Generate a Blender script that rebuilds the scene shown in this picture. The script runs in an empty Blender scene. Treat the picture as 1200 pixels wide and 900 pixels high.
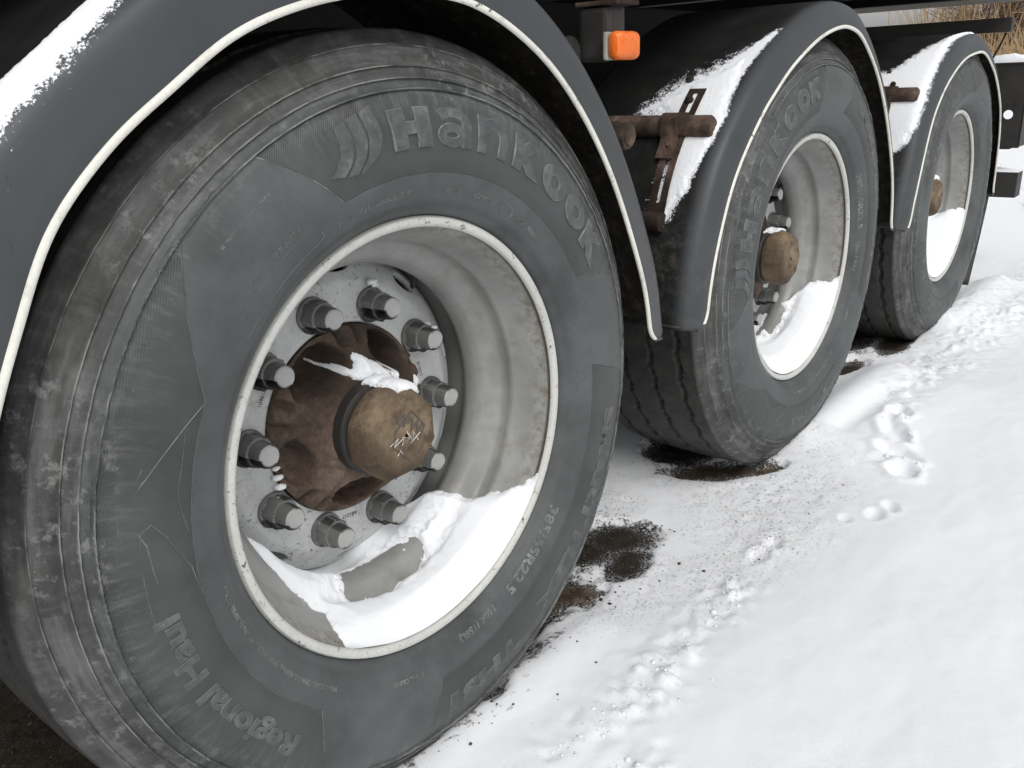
import bpy, bmesh, math, random
import numpy as np
from mathutils import Vector, Matrix
random.seed(4)
rng = np.random.default_rng(4)
SC = bpy.context.scene
COL = SC.collection
R = math.radians

# ---------------------------------------------------------------- camera
CAM = (-0.7231, -0.7852, 0.4525)
YAW, PITCH, ROLL, FPX = 0.8602, -0.3409, -0.0434, 1002.7
cam_d = bpy.data.cameras.new('camera')
cam = bpy.data.objects.new('camera', cam_d); COL.objects.link(cam)
cam_d.sensor_width = 36.0; cam_d.lens = 36.0 * FPX / 1200.0
cam_d.clip_start = 0.02; cam_d.clip_end = 2000
fw = Vector((math.sin(YAW)*math.cos(PITCH), math.cos(YAW)*math.cos(PITCH), math.sin(PITCH)))
rt = Vector((math.cos(YAW), -math.sin(YAW), 0)); up = rt.cross(fw)
r2 = math.cos(ROLL)*rt + math.sin(ROLL)*up
u2 = -math.sin(ROLL)*rt + math.cos(ROLL)*up
cam.matrix_world = Matrix(((r2.x, u2.x, -fw.x, CAM[0]), (r2.y, u2.y, -fw.y, CAM[1]), (r2.z, u2.z, -fw.z, CAM[2]), (0, 0, 0, 1)))
SC.camera = cam

# ---------------------------------------------------------------- world, sun (overcast)
w = bpy.data.worlds.new('World'); SC.world = w; w.use_nodes = True
nt = w.node_tree; bg = nt.nodes['Background']
sky = nt.nodes.new('ShaderNodeTexSky'); sky.sky_type = 'NISHITA'; sky.sun_disc = False
SUN_EL, SUN_AZ = R(52), R(215)          # azimuth measured clockwise from +Y
sky.sun_elevation = SUN_EL; sky.sun_rotation = SUN_AZ
sky.air_density = 1.0; sky.dust_density = 3.0
hs = nt.nodes.new('ShaderNodeHueSaturation'); hs.inputs['Saturation'].default_value = 0.10
hs.inputs['Value'].default_value = 1.0
nt.links.new(sky.outputs[0], hs.inputs['Color']); nt.links.new(hs.outputs[0], bg.inputs['Color'])
bg.inputs['Strength'].default_value = 0.15
sd = bpy.data.lights.new('sun', 'SUN'); sd.energy = 0.85; sd.angle = R(28); sd.color = (1.0, 0.975, 0.94)
so = bpy.data.objects.new('sun', sd); COL.objects.link(so)
sdir = Vector((math.sin(SUN_AZ)*math.cos(SUN_EL), math.cos(SUN_AZ)*math.cos(SUN_EL), math.sin(SUN_EL)))
so.rotation_euler = sdir.to_track_quat('Z', 'Y').to_euler()
SC.view_settings.view_transform = 'Standard'; SC.view_settings.look = 'None'
SC.view_settings.exposure = 0.06; SC.view_settings.gamma = 1.0

# ---------------------------------------------------------------- noise (numpy)
def _h(ix, iy, iz, s):
    n = (ix*374761393 + iy*668265263 + iz*2147483647 + s*974634777) & 0xffffffff
    n = ((n ^ (n >> 13)) * 1274126177) & 0xffffffff
    n = (n ^ (n >> 16)) & 0xffff
    return n / 65535.0
def noise(x, y, z=0.0, s=0):
    x, y, z = np.broadcast_arrays(np.asarray(x, float), np.asarray(y, float), np.asarray(z, float))
    ix, iy, iz = (np.floor(a).astype(np.int64) for a in (x, y, z))
    fx, fy, fz = x-ix, y-iy, z-iz
    fx, fy, fz = (f*f*f*(f*(f*6-15)+10) for f in (fx, fy, fz))
    out = 0
    for dx in (0, 1):
        for dy in (0, 1):
            for dz in (0, 1):
                wgt = (fx if dx else 1-fx)*(fy if dy else 1-fy)*(fz if dz else 1-fz)
                out = out + wgt*_h(ix+dx, iy+dy, iz+dz, s)
    return out*2-1
def fbm(x, y, z=0.0, o=4, s=0, g=0.5):
    a, t = 1.0, 0
    for i in range(o):
        t = t + a*noise(np.asarray(x)*2**i, np.asarray(y)*2**i, np.asarray(z)*2**i, s+i*7); a *= g
    return t
def sstep(a, b, x):
    t = np.clip((x-a)/(b-a), 0, 1); return t*t*(3-2*t)

# ---------------------------------------------------------------- object helpers
def tag(o, label=None, cat=None, group=None, kind=None):
    if label: o['label'] = label
    if cat: o['category'] = cat
    if group: o['group'] = group
    if kind: o['kind'] = kind
    return o
def add(name, me, mat=None, parent=None, loc=None, smooth=None):
    o = bpy.data.objects.new(name, me); COL.objects.link(o)
    if mat is not None and len(me.materials) == 0: me.materials.append(mat)
    if parent is not None: o.parent = parent
    if loc is not None: o.location = loc
    if smooth is not None and len(me.polygons):
        me.polygons.foreach_set('use_smooth', [smooth]*len(me.polygons))
    return o
def mk(name, verts, faces, mat=None, parent=None, loc=None, smooth=False, sharp=None):
    me = bpy.data.meshes.new(name)
    me.from_pydata([tuple(map(float, v)) for v in verts], [], faces)
    me.update()
    o = add(name, me, mat, parent, loc, smooth)
    if sharp: me.set_sharp_from_angle(angle=R(sharp))
    return o
def grid_mesh(name, P, closed_u=False, mat=None, parent=None, loc=None, keep=None, uv=None, attr=None, smooth=True, sharp=None):
    """P: (nu, nv, 3) array"""
    nu, nv = P.shape[:2]
    iu = np.arange(nu if closed_u else nu-1); iv = np.arange(nv-1)
    a, b = np.meshgrid(iu, iv, indexing='ij'); a = a.ravel(); b = b.ravel(); a1 = (a+1) % nu
    F = np.stack([a*nv+b, a1*nv+b, a1*nv+b+1, a*nv+b+1], 1)
    if keep is not None:
        F = F[keep.ravel()[F].all(1)]
    used = np.unique(F); remap = np.full(nu*nv, -1); remap[used] = np.arange(len(used))
    V = P.reshape(-1, 3)[used]; F2 = remap[F]
    me = bpy.data.meshes.new(name)
    me.vertices.add(len(V)); me.vertices.foreach_set('co', V.astype(np.float32).ravel())
    me.loops.add(F2.size); me.loops.foreach_set('vertex_index', F2.ravel().astype(np.int32))
    me.polygons.add(len(F2)); me.polygons.foreach_set('loop_start', np.arange(0, F2.size, 4, dtype=np.int32))
    me.update(calc_edges=True); me.validate()
    if uv is not None:
        lay = me.uv_layers.new(name='UVMap')
        U = uv.reshape(-1, 2)[used][F2].copy()         # (nf,4,2)
        if closed_u:
            span = U[:, :, 0].max(1)-U[:, :, 0].min(1)
            m = span > 180
            U[m] = np.where(U[m] < -90, U[m]+np.array([360, 0]), U[m]) if m.any() else U[m]
        lay.data.foreach_set('uv', U.reshape(-1).astype(np.float32))
    if attr is not None:
        for k, a_ in attr.items():
            at = me.attributes.new(k, 'FLOAT', 'POINT'); at.data.foreach_set('value', a_.ravel()[used].astype(np.float32))
    o = add(name, me, mat, parent, loc, smooth)
    if sharp: me.set_sharp_from_angle(angle=R(sharp))
    return o
def lathe_pts(prof, n, start=0.0):
    """prof list of (r, y); axis = local Y. returns (n, m, 3)"""
    th = np.radians(start + np.arange(n)*360.0/n)
    pr = np.array(prof, float)
    P = np.zeros((n, len(pr), 3))
    P[..., 0] = np.cos(th)[:, None]*pr[:, 0]; P[..., 2] = np.sin(th)[:, None]*pr[:, 0]; P[..., 1] = pr[:, 1]
    return P
def lathe(name, prof, n, mat, parent=None, loc=None, smooth=True, sharp=35):
    return grid_mesh(name, lathe_pts(prof, n), True, mat, parent, loc, smooth=smooth, sharp=sharp)
def dense(prof, step):
    out = [prof[0]]
    for a, b in zip(prof, prof[1:]):
        n = max(1, int(math.hypot(b[0]-a[0], b[1]-a[1])/step))
        for i in range(1, n+1): out.append((a[0]+(b[0]-a[0])*i/n, a[1]+(b[1]-a[1])*i/n))
    return out
def catmull(pts, n=8):
    P = [np.array(p, float) for p in pts]
    P = [2*P[0]-P[1]] + P + [2*P[-1]-P[-2]]
    out = []
    for i in range(1, len(P)-2):
        for k in range(n):
            t = k/n
            out.append(0.5*((2*P[i])+(-P[i-1]+P[i+1])*t+(2*P[i-1]-5*P[i]+4*P[i+1]-P[i+2])*t*t+(-P[i-1]+3*P[i]-3*P[i+1]+P[i+2])*t**3))
    out.append(P[-2]); return np.array(out)
def bm_box(bm, c, s, rot=None, bev=0.0):
    r = bmesh.ops.create_cube(bm, size=1.0)
    m = Matrix.Translation(c) @ (rot.to_4x4() if rot else Matrix()) @ Matrix.Diagonal((s[0], s[1], s[2], 1))
    bmesh.ops.transform(bm, matrix=m, verts=r['verts'])
    if bev > 0:
        es = list({e for v in r['verts'] for e in v.link_edges})
        bmesh.ops.bevel(bm, geom=es, offset=bev, segments=2, profile=0.6, affect='EDGES')
def box(name, c, s, mat, parent=None, rot=None, bev=0.003):
    bm = bmesh.new(); bm_box(bm, (0, 0, 0), s, None, bev)
    me = bpy.data.meshes.new(name); bm.to_mesh(me); bm.free()
    o = add(name, me, mat, parent, c)
    if rot: o.rotation_euler = rot
    return o
def bm_tube(bm, pts, rad, n=8, caps=True):
    pts = [Vector(p) for p in pts]; rings = []
    rads = rad if hasattr(rad, '__len__') else [rad]*len(pts)
    prev = None
    for i, p in enumerate(pts):
        t = (pts[min(i+1, len(pts)-1)]-pts[max(i-1, 0)]).normalized()
        a = prev if prev is not None else (Vector((0, 0, 1)) if abs(t.z) < .9 else Vector((1, 0, 0)))
        u = (a - t*a.dot(t)).normalized(); prev = u; v = t.cross(u)
        rings.append([bm.verts.new(p+rads[i]*(math.cos(k*2*math.pi/n)*u+math.sin(k*2*math.pi/n)*v)) for k in range(n)])
    for A, B in zip(rings, rings[1:]):
        for k in range(n): bm.faces.new((A[k], A[(k+1) % n], B[(k+1) % n], B[k]))
    if caps:
        bm.faces.new(rings[0][::-1]); bm.faces.new(rings[-1])
def bm_obj(name, bm, mat, parent=None, loc=None, smooth=None, sharp=None):
    bmesh.ops.recalc_face_normals(bm, faces=bm.faces[:])
    me = bpy.data.meshes.new(name); bm.to_mesh(me); bm.free()
    o = add(name, me, mat, parent, loc, smooth)
    if sharp: me.set_sharp_from_angle(angle=R(sharp))
    return o
def tube(name, pts, rad, mat, parent=None, n=16, loc=None, bev=True):
    bm = bmesh.new(); bm_tube(bm, pts, rad, n)
    return bm_obj(name, bm, mat, parent, loc, True, 40)

# ---------------------------------------------------------------- materials
class NT:
    def __init__(s, name):
        s.m = bpy.data.materials.new(name); s.m.use_nodes = True; s.t = s.m.node_tree
        s.b = s.t.nodes['Principled BSDF']; s.out = s.t.nodes['Material Output']
    def n(s, typ, **kw):
        nd = s.t.nodes.new(typ)
        for k, v in kw.items():
            if k in nd.inputs: s.put(nd.inputs[k], v)
            else: setattr(nd, k, v)
        return nd
    def put(s, sock, v):
        if isinstance(v, bpy.types.NodeSocket): s.t.links.new(v, sock)
        elif isinstance(v, (tuple, list)): sock.default_value = tuple(v) + ((1.0,) if len(v) == 3 and len(sock.default_value) == 4 else ())
        else: sock.default_value = v
    def math(s, op, a, b=None, c=None, clamp=False):
        nd = s.t.nodes.new('ShaderNodeMath'); nd.operation = op; nd.use_clamp = clamp
        s.put(nd.inputs[0], a)
        if b is not None: s.put(nd.inputs[1], b)
        if c is not None: s.put(nd.inputs[2], c)
        return nd.outputs[0]
    def coord(s, scale=(1, 1, 1), kind='Object'):
        tc = s.n('ShaderNodeTexCoord'); mp = s.n('ShaderNodeMapping')
        s.t.links.new(tc.outputs[kind], mp.inputs[0]); mp.inputs['Scale'].default_value = scale
        return mp.outputs[0]
    def noise(s, scale, detail=4, rough=0.55, vec=None, dist=0.0):
        nd = s.n('ShaderNodeTexNoise'); nd.inputs['Scale'].default_value = scale
        nd.inputs['Detail'].default_value = detail; nd.inputs['Roughness'].default_value = rough
        nd.inputs['Distortion'].default_value = dist
        s.t.links.new(vec if vec is not None else s.coord(), nd.inputs['Vector'])
        return nd.outputs[0]
    def ramp(s, v, stops):
        nd = s.n('ShaderNodeValToRGB'); s.put(nd.inputs[0], v); e = nd.color_ramp.elements
        while len(e) < len(stops): e.new(0.5)
        for el, (p, c) in zip(e, stops):
            el.position = p; el.color = (c, c, c, 1) if not hasattr(c, '__len__') else tuple(c)+(1,)
        return nd.outputs[0]
    def mix(s, f, a, b, mode='MIX'):
        nd = s.n('ShaderNodeMix'); nd.data_type = 'RGBA'; nd.blend_type = mode
        s.put(nd.inputs[0], f); s.put(nd.inputs[6], a); s.put(nd.inputs[7], b)
        return nd.outputs[2]
    def sm(s, v, a, b):     # smoothstep 0..1
        nd = s.n('ShaderNodeMapRange'); nd.interpolation_type = 'SMOOTHSTEP'
        s.put(nd.inputs['Value'], v); nd.inputs['From Min'].default_value = a; nd.inputs['From Max'].default_value = b
        return nd.outputs[0]
    def bump(s, h, dist=0.001, strength=1.0, normal=None):
        nd = s.n('ShaderNodeBump'); s.put(nd.inputs['Height'], h); nd.inputs['Distance'].default_value = dist
        nd.inputs['Strength'].default_value = strength
        if normal is not None: s.t.links.new(normal, nd.inputs['Normal'])
        return nd.outputs[0]
    def fin(s, color=None, rough=None, normal=None, metal=None, spec=None):
        if color is not None: s.put(s.b.inputs['Base Color'], color)
        if rough is not None: s.put(s.b.inputs['Roughness'], rough)
        if normal is not None: s.put(s.b.inputs['Normal'], normal)
        if metal is not None: s.put(s.b.inputs['Metallic'], metal)
        if spec is not None: s.put(s.b.inputs['Specular IOR Level'], spec)
        return s.m

# --- tyre rubber. UV = (feature angle in degrees, radius in metres)
def mat_tyre():
    m = NT('tyre_rubber')
    uvn = m.n('ShaderNodeUVMap'); sep = m.n('ShaderNodeSeparateXYZ'); m.t.links.new(uvn.outputs[0], sep.inputs[0])
    th, rr = sep.outputs[0], sep.outputs[1]
    oc = m.n('ShaderNodeTexCoord').outputs['Object']; osep = m.n('ShaderNodeSeparateXYZ'); m.t.links.new(oc, osep.inputs[0])
    # panels: (angle at r=.40 of the low side, slope deg/m, high side, slope, inner radius, outer radius)
    panels = [(24.0, -85, 114.0, 105, .352, .447), (-97.5, -60, 0.0, -60, .352, .447), (143.5, -210, 233.0, 90, .356, .449)]
    inside = None; edge = None
    dr = m.math('SUBTRACT', rr, 0.40)
    for a0, b0, a1, b1, ri, ro in panels:
        # shift angle so that the panel does not straddle the seam
        if a1 > 180: t = m.math('ADD', th, m.math('MULTIPLY', m.math('LESS_THAN', th, 0.0), 360.0))
        else: t = th
        lo = m.math('MULTIPLY', m.math('SUBTRACT', t, m.math('MULTIPLY_ADD', dr, b0, a0)), 0.007)
        hi = m.math('MULTIPLY', m.math('SUBTRACT', m.math('MULTIPLY_ADD', dr, b1, a1), t), 0.007)
        a = m.math('SUBTRACT', rr, ri); b = m.math('SUBTRACT', ro, rr)
        d = m.math('MINIMUM', m.math('MINIMUM', lo, hi), m.math('MINIMUM', a, b))
        ins = m.sm(d, -0.0003, 0.0003)
        e = m.math('SUBTRACT', 1.0, m.sm(m.math('ABSOLUTE', d), 0.0004, 0.0013))
        inside = ins if inside is None else m.math('MAXIMUM', inside, ins)
        edge = e if edge is None else m.math('MAXIMUM', edge, e)
    # fine ribbing in panels
    rib = m.math('SINE', m.math('MULTIPLY', m.math('ADD', m.math('MULTIPLY', osep.outputs[0], 0.94), m.math('MULTIPLY', osep.outputs[2], -0.34)), 2*math.pi/0.0023))
    ribz = m.math('MULTIPLY', rib, m.math('MULTIPLY', inside, m.sm(m.math('ABSOLUTE', m.math('SUBTRACT', rr, 0.40)), 0.02, 0.045)))
    pv = m.n('ShaderNodeCombineXYZ'); m.put(pv.inputs[0], m.math('MULTIPLY', th, 0.06)); m.put(pv.inputs[1], m.math('MULTIPLY', rr, 60.0))
    streak = m.noise(1.0, 5, 0.65, pv.outputs[0])                   # long circumferential scuffs
    pv2 = m.n('ShaderNodeCombineXYZ'); m.put(pv2.inputs[0], m.math('MULTIPLY', th, 0.5)); m.put(pv2.inputs[1], m.math('MULTIPLY', rr, 12.0))
    radial = m.noise(1.0, 5, 0.7, pv2.outputs[0])                   # short radial scrapes
    blot = m.noise(9, 6, 0.65); fine = m.noise(140, 3, 0.6); mid = m.noise(32, 5, 0.6)
    base = m.ramp(blot, [(0.36, (.044, .047, .047)), (0.5, (.067, .072, .072)), (0.64, (.092, .100, .101))])
    base = m.mix(m.math('MULTIPLY', inside, 0.52), base, (.040, .041, .040))
    cv = m.n('ShaderNodeCombineXYZ'); m.put(cv.inputs[0], m.math('MULTIPLY', th, 0.9)); m.put(cv.inputs[1], m.math('MULTIPLY', rr, 22.0))
    rub2 = m.math('MULTIPLY', m.ramp(m.noise(1.0, 6, .75, cv.outputs[0]), [(.50, 0.0), (.66, .5)]), m.math('MULTIPLY', inside, m.sm(rr, .385, .44)))
    base = m.mix(rub2, base, (.15, .155, .15))
    base = m.mix(m.ramp(m.noise(3.2, 4, .6), [(.45, 0.0), (.62, .22)]), base, (.13, .14, .14))
    # outer zone dusty brown-black
    outz = m.sm(rr, 0.447, 0.475)
    oc2 = m.ramp(m.math('MULTIPLY_ADD', streak, .55, m.math('MULTIPLY', mid, .45)), [(0.38, (.030, .029, .027)), (0.52, (.066, .065, .061)), (0.64, (.125, .124, .116))])
    base = m.mix(m.math('MULTIPLY', outz, m.ramp(blot, [(0.38, 0.55), (0.58, 0.95)])), base, oc2)
    sc = m.math('MULTIPLY', m.ramp(streak, [(0.50, 0.0), (0.74, 0.6)]), m.math('MULTIPLY', m.sm(rr, 0.425, 0.45), m.math('SUBTRACT', 1.0, m.sm(rr, 0.49, 0.515))))
    base = m.mix(sc, base, (.17, .178, .175))
    sc2 = m.math('MULTIPLY', m.ramp(radial, [(0.52, 0.0), (0.68, 0.32)]), m.sm(rr, 0.40, 0.445))
    base = m.mix(sc2, base, (.16, .165, .16))
    lin = None                                                      # chalk caught on the moulded rings
    for rc, wd in ((.4485, .0016), (.4605, .0013), (.474, .0013), (.4975, .0012)):
        l = m.math('SUBTRACT', 1.0, m.sm(m.math('ABSOLUTE', m.math('SUBTRACT', rr, rc)), 0.0, wd))
        lin = l if lin is None else m.math('MAXIMUM', lin, l)
    lin = m.math('MULTIPLY', lin, m.ramp(m.noise(16, 5, .7), [(0.44, 0.0), (0.58, 1.0)]))
    base = m.mix(lin, base, (.25, .25, .235))
    chalk = m.math('MULTIPLY', m.ramp(m.noise(60, 6, .75), [(0.53, 0.0), (0.63, 0.8)]), m.ramp(m.noise(6, 3, .6), [(0.46, 0.0), (0.58, 0.9)]))
    base = m.mix(m.math('MULTIPLY', chalk, m.sm(rr, .42, .45)), base, (.23, .235, .225))
    # tread band mixed darker than the sidewall
    tread = m.sm(rr, 0.512, 0.519)
    base = m.mix(tread, base, m.ramp(mid, [(0.3, (.022, .021, .020)), (0.7, (.05, .047, .042))]))
    grain = m.math('MULTIPLY_ADD', fine, 0.35, m.math('MULTIPLY', mid, 0.6))
    h = m.math('ADD', m.math('MULTIPLY', grain, 0.5), m.math('MULTIPLY', ribz, 0.42))
    h = m.math('ADD', h, m.math('MULTIPLY', edge, 0.9))
    rub = m.math('MULTIPLY', m.noise(75, 6, .8), m.math('MULTIPLY', m.sm(rr, .445, .46), 1.5))
    h = m.math('ADD', h, rub)
    nrm = m.bump(h, 0.0011, 0.8)
    rg = m.ramp(blot, [(0.35, 0.44), (0.65, 0.64)])
    return m.fin(base, rg, nrm, spec=0.42)
M = {}
M['tyre'] = mat_tyre()
def mat_letter():
    m = NT('tyre_lettering')
    b = m.noise(45, 6, .7); c = m.ramp(b, [(0.38, (.062, .066, .067)), (0.55, (.098, .103, .103)), (0.68, (.155, .16, .157))])
    return m.fin(c, 0.6, m.bump(m.noise(160, 3), .0006, .6), spec=.4)
M['letter'] = mat_letter()
m = NT('tyre_lettering_edge'); M['letter_edge'] = m.fin(m.ramp(m.noise(60, 6, .7), [(.35, (.07, .072, .07)), (.55, (.16, .165, .16)), (.7, (.27, .275, .265))]), .6, spec=.4)
def paint(name, c1, c2, rough=.45, dirt=(.10, .085, .06), dl=(0.6, 0.8), chips=0.0, spots=0.0, bump=.0004, scale=10, metal=0.0, rustc=(.11, .045, .02), spec=.5):
    m = NT(name)
    a = m.noise(scale, 6, .62)
    base = m.ramp(a, [(0.3, c1), (0.7, c2)])
    d = m.ramp(m.noise(scale*2.3, 8, .7), [(dl[0], 0.0), (dl[1], 0.6)])
    base = m.mix(d, base, dirt)
    fine = m.noise(260, 3, .6)
    base = m.mix(m.ramp(fine, [(0.35, 0.12), (0.6, 0.0)]), base, dirt)
    h = m.math('MULTIPLY', m.noise(90, 5, .6), 0.6)
    if spots:
        s = m.ramp(m.noise(170, 3, .6), [(0.66-spots*.1, 0.0), (0.70-spots*.1, 0.9)])
        s = m.math('MULTIPLY', s, m.ramp(m.noise(13, 3, .6), [(.42, 0.0), (.62, 1.0)]))
        base = m.mix(s, base, tuple(x*.6 for x in dirt))
    if chips:
        c = m.ramp(m.noise(55, 8, .78), [(0.70-chips*.1, 0.0), (0.715-chips*.1, 1.0)])
        c = m.math('MULTIPLY', c, m.ramp(m.noise(9, 2, .5), [(.44, 0.0), (.54, 1.0)]))
        base = m.mix(c, base, rustc); h = m.math('SUBTRACT', h, c)
    return m.fin(base, m.ramp(a, [(0.3, rough), (0.7, rough+.15)]), m.bump(h, bump, .7), metal, spec)
M['flange'] = paint('flange_paint', (.52, .52, .49), (.63, .63, .60), .42, (.12, .09, .06), (.62, .85), chips=1.0, spots=.3)
M['disc'] = paint('disc_paint', (.47, .48, .47), (.62, .63, .62), .42, (.17, .15, .12), (.54, .8), chips=.5, spots=.5)
def mat_barrel():
    m = NT('barrel_paint')
    sep = m.n('ShaderNodeSeparateXYZ'); m.t.links.new(m.n('ShaderNodeTexCoord').outputs['Object'], sep.inputs[0]); y = sep.outputs[1]
    a = m.noise(9, 6, .6)
    c = m.ramp(a, [(.35, (.23, .232, .222)), (.65, (.32, .322, .308))])
    film = m.noise(26, 7, .68)
    deep_shade = m.sm(y, .095, .15)
    c = m.mix(m.math('MULTIPLY', deep_shade, .45), c, (.10, .10, .092))  # cavity shade put into the colour, darker towards the inner barrel
    c = m.mix(m.ramp(film, [(.50, 0.0), (.75, .5)]), c, (.15, .13, .095))
    lip = m.math('MULTIPLY', m.math('SUBTRACT', 1.0, m.sm(y, .014, .040)), m.ramp(m.noise(70, 7, .75), [(.42, 0.0), (.62, .8)]))
    c = m.mix(lip, c, (.13, .105, .07))
    groove = m.math('SUBTRACT', 1.0, m.sm(m.math('ABSOLUTE', m.math('SUBTRACT', y, .0050)), .001, .0050))
    c = m.mix(m.math('MULTIPLY', groove, .8), c, (.07, .05, .035))
    sp = m.math('MULTIPLY', m.ramp(m.noise(230, 2, .5), [(.70, 0.0), (.74, .8)]), m.ramp(m.noise(16, 3, .6), [(.5, 0.0), (.66, 1.0)]))
    c = m.mix(sp, c, (.06, .055, .045))
    scr = m.noise(30, 8, .8, dist=1.5)
    c = m.mix(m.math('MULTIPLY', m.ramp(scr, [(.705, 0.0), (.72, .9)]), m.ramp(m.noise(5, 2, .5), [(.48, 0.0), (.58, 1.0)])), c, (.035, .03, .028))
    return m.fin(c, m.ramp(a, [(.3, .34), (.7, .5)]), m.bump(m.math('ADD', m.math('MULTIPLY', film, .6), m.math('MULTIPLY', m.noise(120, 4), .3)), .0005, .6), spec=.5)
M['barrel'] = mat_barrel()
M['nut_tip'] = paint('nut_tip_paint', (.30, .30, .29), (.42, .42, .41), .4, (.09, .08, .07), (.55, .8), chips=.4)
M['nut'] = paint('nut_steel', (.14, .14, .135), (.23, .23, .225), .38, (.07, .065, .055), (.58, .85), spots=.4, metal=.3, chips=.2)
M['rubber_black_old'] = paint('guard_plastic', (.047, .051, .055), (.060, .065, .070), .42, (.09, .085, .075), (.66, .95), spots=.0, bump=.0003, scale=5)
def mat_guard():
    m = NT('guard_plastic_faces')
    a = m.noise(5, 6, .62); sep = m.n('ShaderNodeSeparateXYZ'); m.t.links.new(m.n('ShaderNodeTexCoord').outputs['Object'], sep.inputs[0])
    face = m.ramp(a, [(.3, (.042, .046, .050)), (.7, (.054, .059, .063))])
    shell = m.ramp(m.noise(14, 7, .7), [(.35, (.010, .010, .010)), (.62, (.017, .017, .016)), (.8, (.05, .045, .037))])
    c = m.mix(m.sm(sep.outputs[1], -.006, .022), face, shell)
    c = m.mix(m.ramp(m.noise(38, 7, .75), [(.60, 0.0), (.75, .25)]), c, (.09, .09, .085))
    dust = m.math('MULTIPLY', m.ramp(m.noise(55, 8, .78), [(.48, 0.0), (.60, .55)]), m.math('MULTIPLY', m.ramp(m.noise(7, 3, .6), [(.40, 0.15), (.58, 1.0)]), m.math('SUBTRACT', 1.0, m.sm(sep.outputs[2], .0, .35))))
    c = m.mix(dust, c, (.105, .10, .088))
    at = m.n('ShaderNodeAttribute'); at.attribute_name = 'frost'
    scr = m.noise(1.0, 3, .5, m.coord((160, 160, 22)))
    c = m.mix(m.ramp(scr, [(.70, 0.0), (.74, .35)]), c, (.016, .016, .016))
    fn = m.math('MULTIPLY', m.math('SUBTRACT', m.noise(330, 3, .7), .5), 4.2); fn = m.math('ADD', fn, m.math('MULTIPLY', m.math('SUBTRACT', m.noise(70, 4, .6), .5), 3.0))
    fr = m.sm(m.math('ADD', at.outputs['Fac'], fn), -.35, .15)
    c = m.mix(fr, c, (.80, .82, .85))
    rg = m.math('MAXIMUM', m.ramp(a, [(.3, .38), (.7, .52)]), m.math('MULTIPLY', fr, .8))
    return m.fin(c, rg, m.bump(m.math('ADD', m.math('MULTIPLY', m.noise(120, 4, .6), .3), fr), .0010, .6), spec=.4)
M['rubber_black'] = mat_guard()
M['guard_inner'] = paint('guard_inside', (.016, .015, .013), (.04, .036, .030), .8, (.15, .13, .10), (.50, .72), bump=.003, scale=18, spec=.1)
M['trim'] = paint('trim_white', (.70, .69, .62), (.82, .81, .74), .4, (.20, .17, .12), (.55, .8), chips=1.0, rustc=(.06, .05, .04))
M['chassis'] = paint('chassis_black', (.010, .010, .010), (.022, .021, .020), .6, (.05, .04, .03), (.6, .85), bump=.001, scale=7, spec=.2)
M['black_steel'] = paint('black_steel', (.018, .017, .016), (.035, .033, .031), .5, (.07, .055, .04), (.58, .8), bump=.0006)
M['brownwood'] = paint('timber', (.14, .125, .10), (.26, .24, .21), .8, (.05, .045, .035), (.5, .75), bump=.002, scale=20, spec=.1)
def mat_rust(name, stops, bd=.0016, rough=.85, sc=28):
    m = NT(name)
    a = m.noise(sc, 9, .7); b = m.noise(7, 3, .6)
    c = m.ramp(a, stops)
    c = m.mix(m.ramp(b, [(.44, 0.0), (.60, .8)]), c, tuple(x*.45 for x in stops[0][1]))
    sp = m.ramp(m.noise(230, 3, .7), [(.56, 0.0), (.66, .5)])
    c = m.mix(sp, c, (.05, .03, .022))
    h = m.math('ADD', m.math('MULTIPLY', a, .8), m.math('MULTIPLY', m.noise(190, 4, .7), .45))
    return m.fin(c, rough, m.bump(h, bd, .8), spec=.25)
M['rust'] = mat_rust('rusty_casting', [(.36, (.062, .044, .034)), (.5, (.128, .091, .069)), (.64, (.21, .158, .122))])
M['caprust'] = mat_rust('rusty_cap', [(.36, (.085, .062, .042)), (.5, (.185, .135, .088)), (.64, (.29, .22, .15))], .0012)
M['strap'] = mat_rust('rusty_bracket', [(.36, (.028, .020, .016)), (.5, (.080, .053, .040)), (.64, (.16, .112, .085))], .0015, .8, 22)
m = NT('marker_orange'); m.fin(m.mix(m.ramp(m.noise(95, 7, .75), [(.52, 0.0), (.64, .55)]), m.ramp(m.noise(60, 5, .6), [(.35, (.80, .15, .015)), (.65, (.95, .22, .03))]), (.28, .12, .05)), .32)
wv = m.n('ShaderNodeTexWave'); wv.inputs['Scale'].default_value = 95; wv.inputs['Distortion'].default_value = 0; m.t.links.new(m.coord(), wv.inputs['Vector'])
m.put(m.b.inputs['Normal'], m.bump(wv.outputs['Fac'], .0012, .45))
m.b.inputs['Subsurface Weight'].default_value = .25; m.b.inputs['Subsurface Radius'].default_value = (.02, .006, .001); m.b.inputs['Subsurface Scale'].default_value = .5
M['orange'] = m.m
M['lamp_base'] = paint('lamp_base_plastic', (.26, .26, .23), (.42, .42, .37), .5)
M['mark'] = NT('dark_marking').fin((.035, .033, .03), .8)
M['scratch'] = NT('scratched_metal').fin((.62, .60, .56), .5)
M['scratch_dark'] = NT('scratched_grey').fin((.10, .085, .07), .7)
def mat_snow(name, tint=(.86, .88, .905)):
    m = NT(name)
    a = m.noise(500, 2, .6); b = m.noise(70, 5, .7); c = m.noise(14, 4, .6)
    h = m.math('ADD', m.math('MULTIPLY', a, .25), m.math('ADD', m.math('MULTIPLY', b, .5), m.math('MULTIPLY', c, .4)))
    m.fin(tint, .75, m.bump(h, .003, .6), spec=.15)
    m.b.inputs['Subsurface Weight'].default_value = .35
    m.b.inputs['Subsurface Radius'].default_value = (.012, .014, .017); m.b.inputs['Subsurface Scale'].default_value = .6
    return m.m
M['snow'] = mat_snow('fresh_snow')
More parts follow.
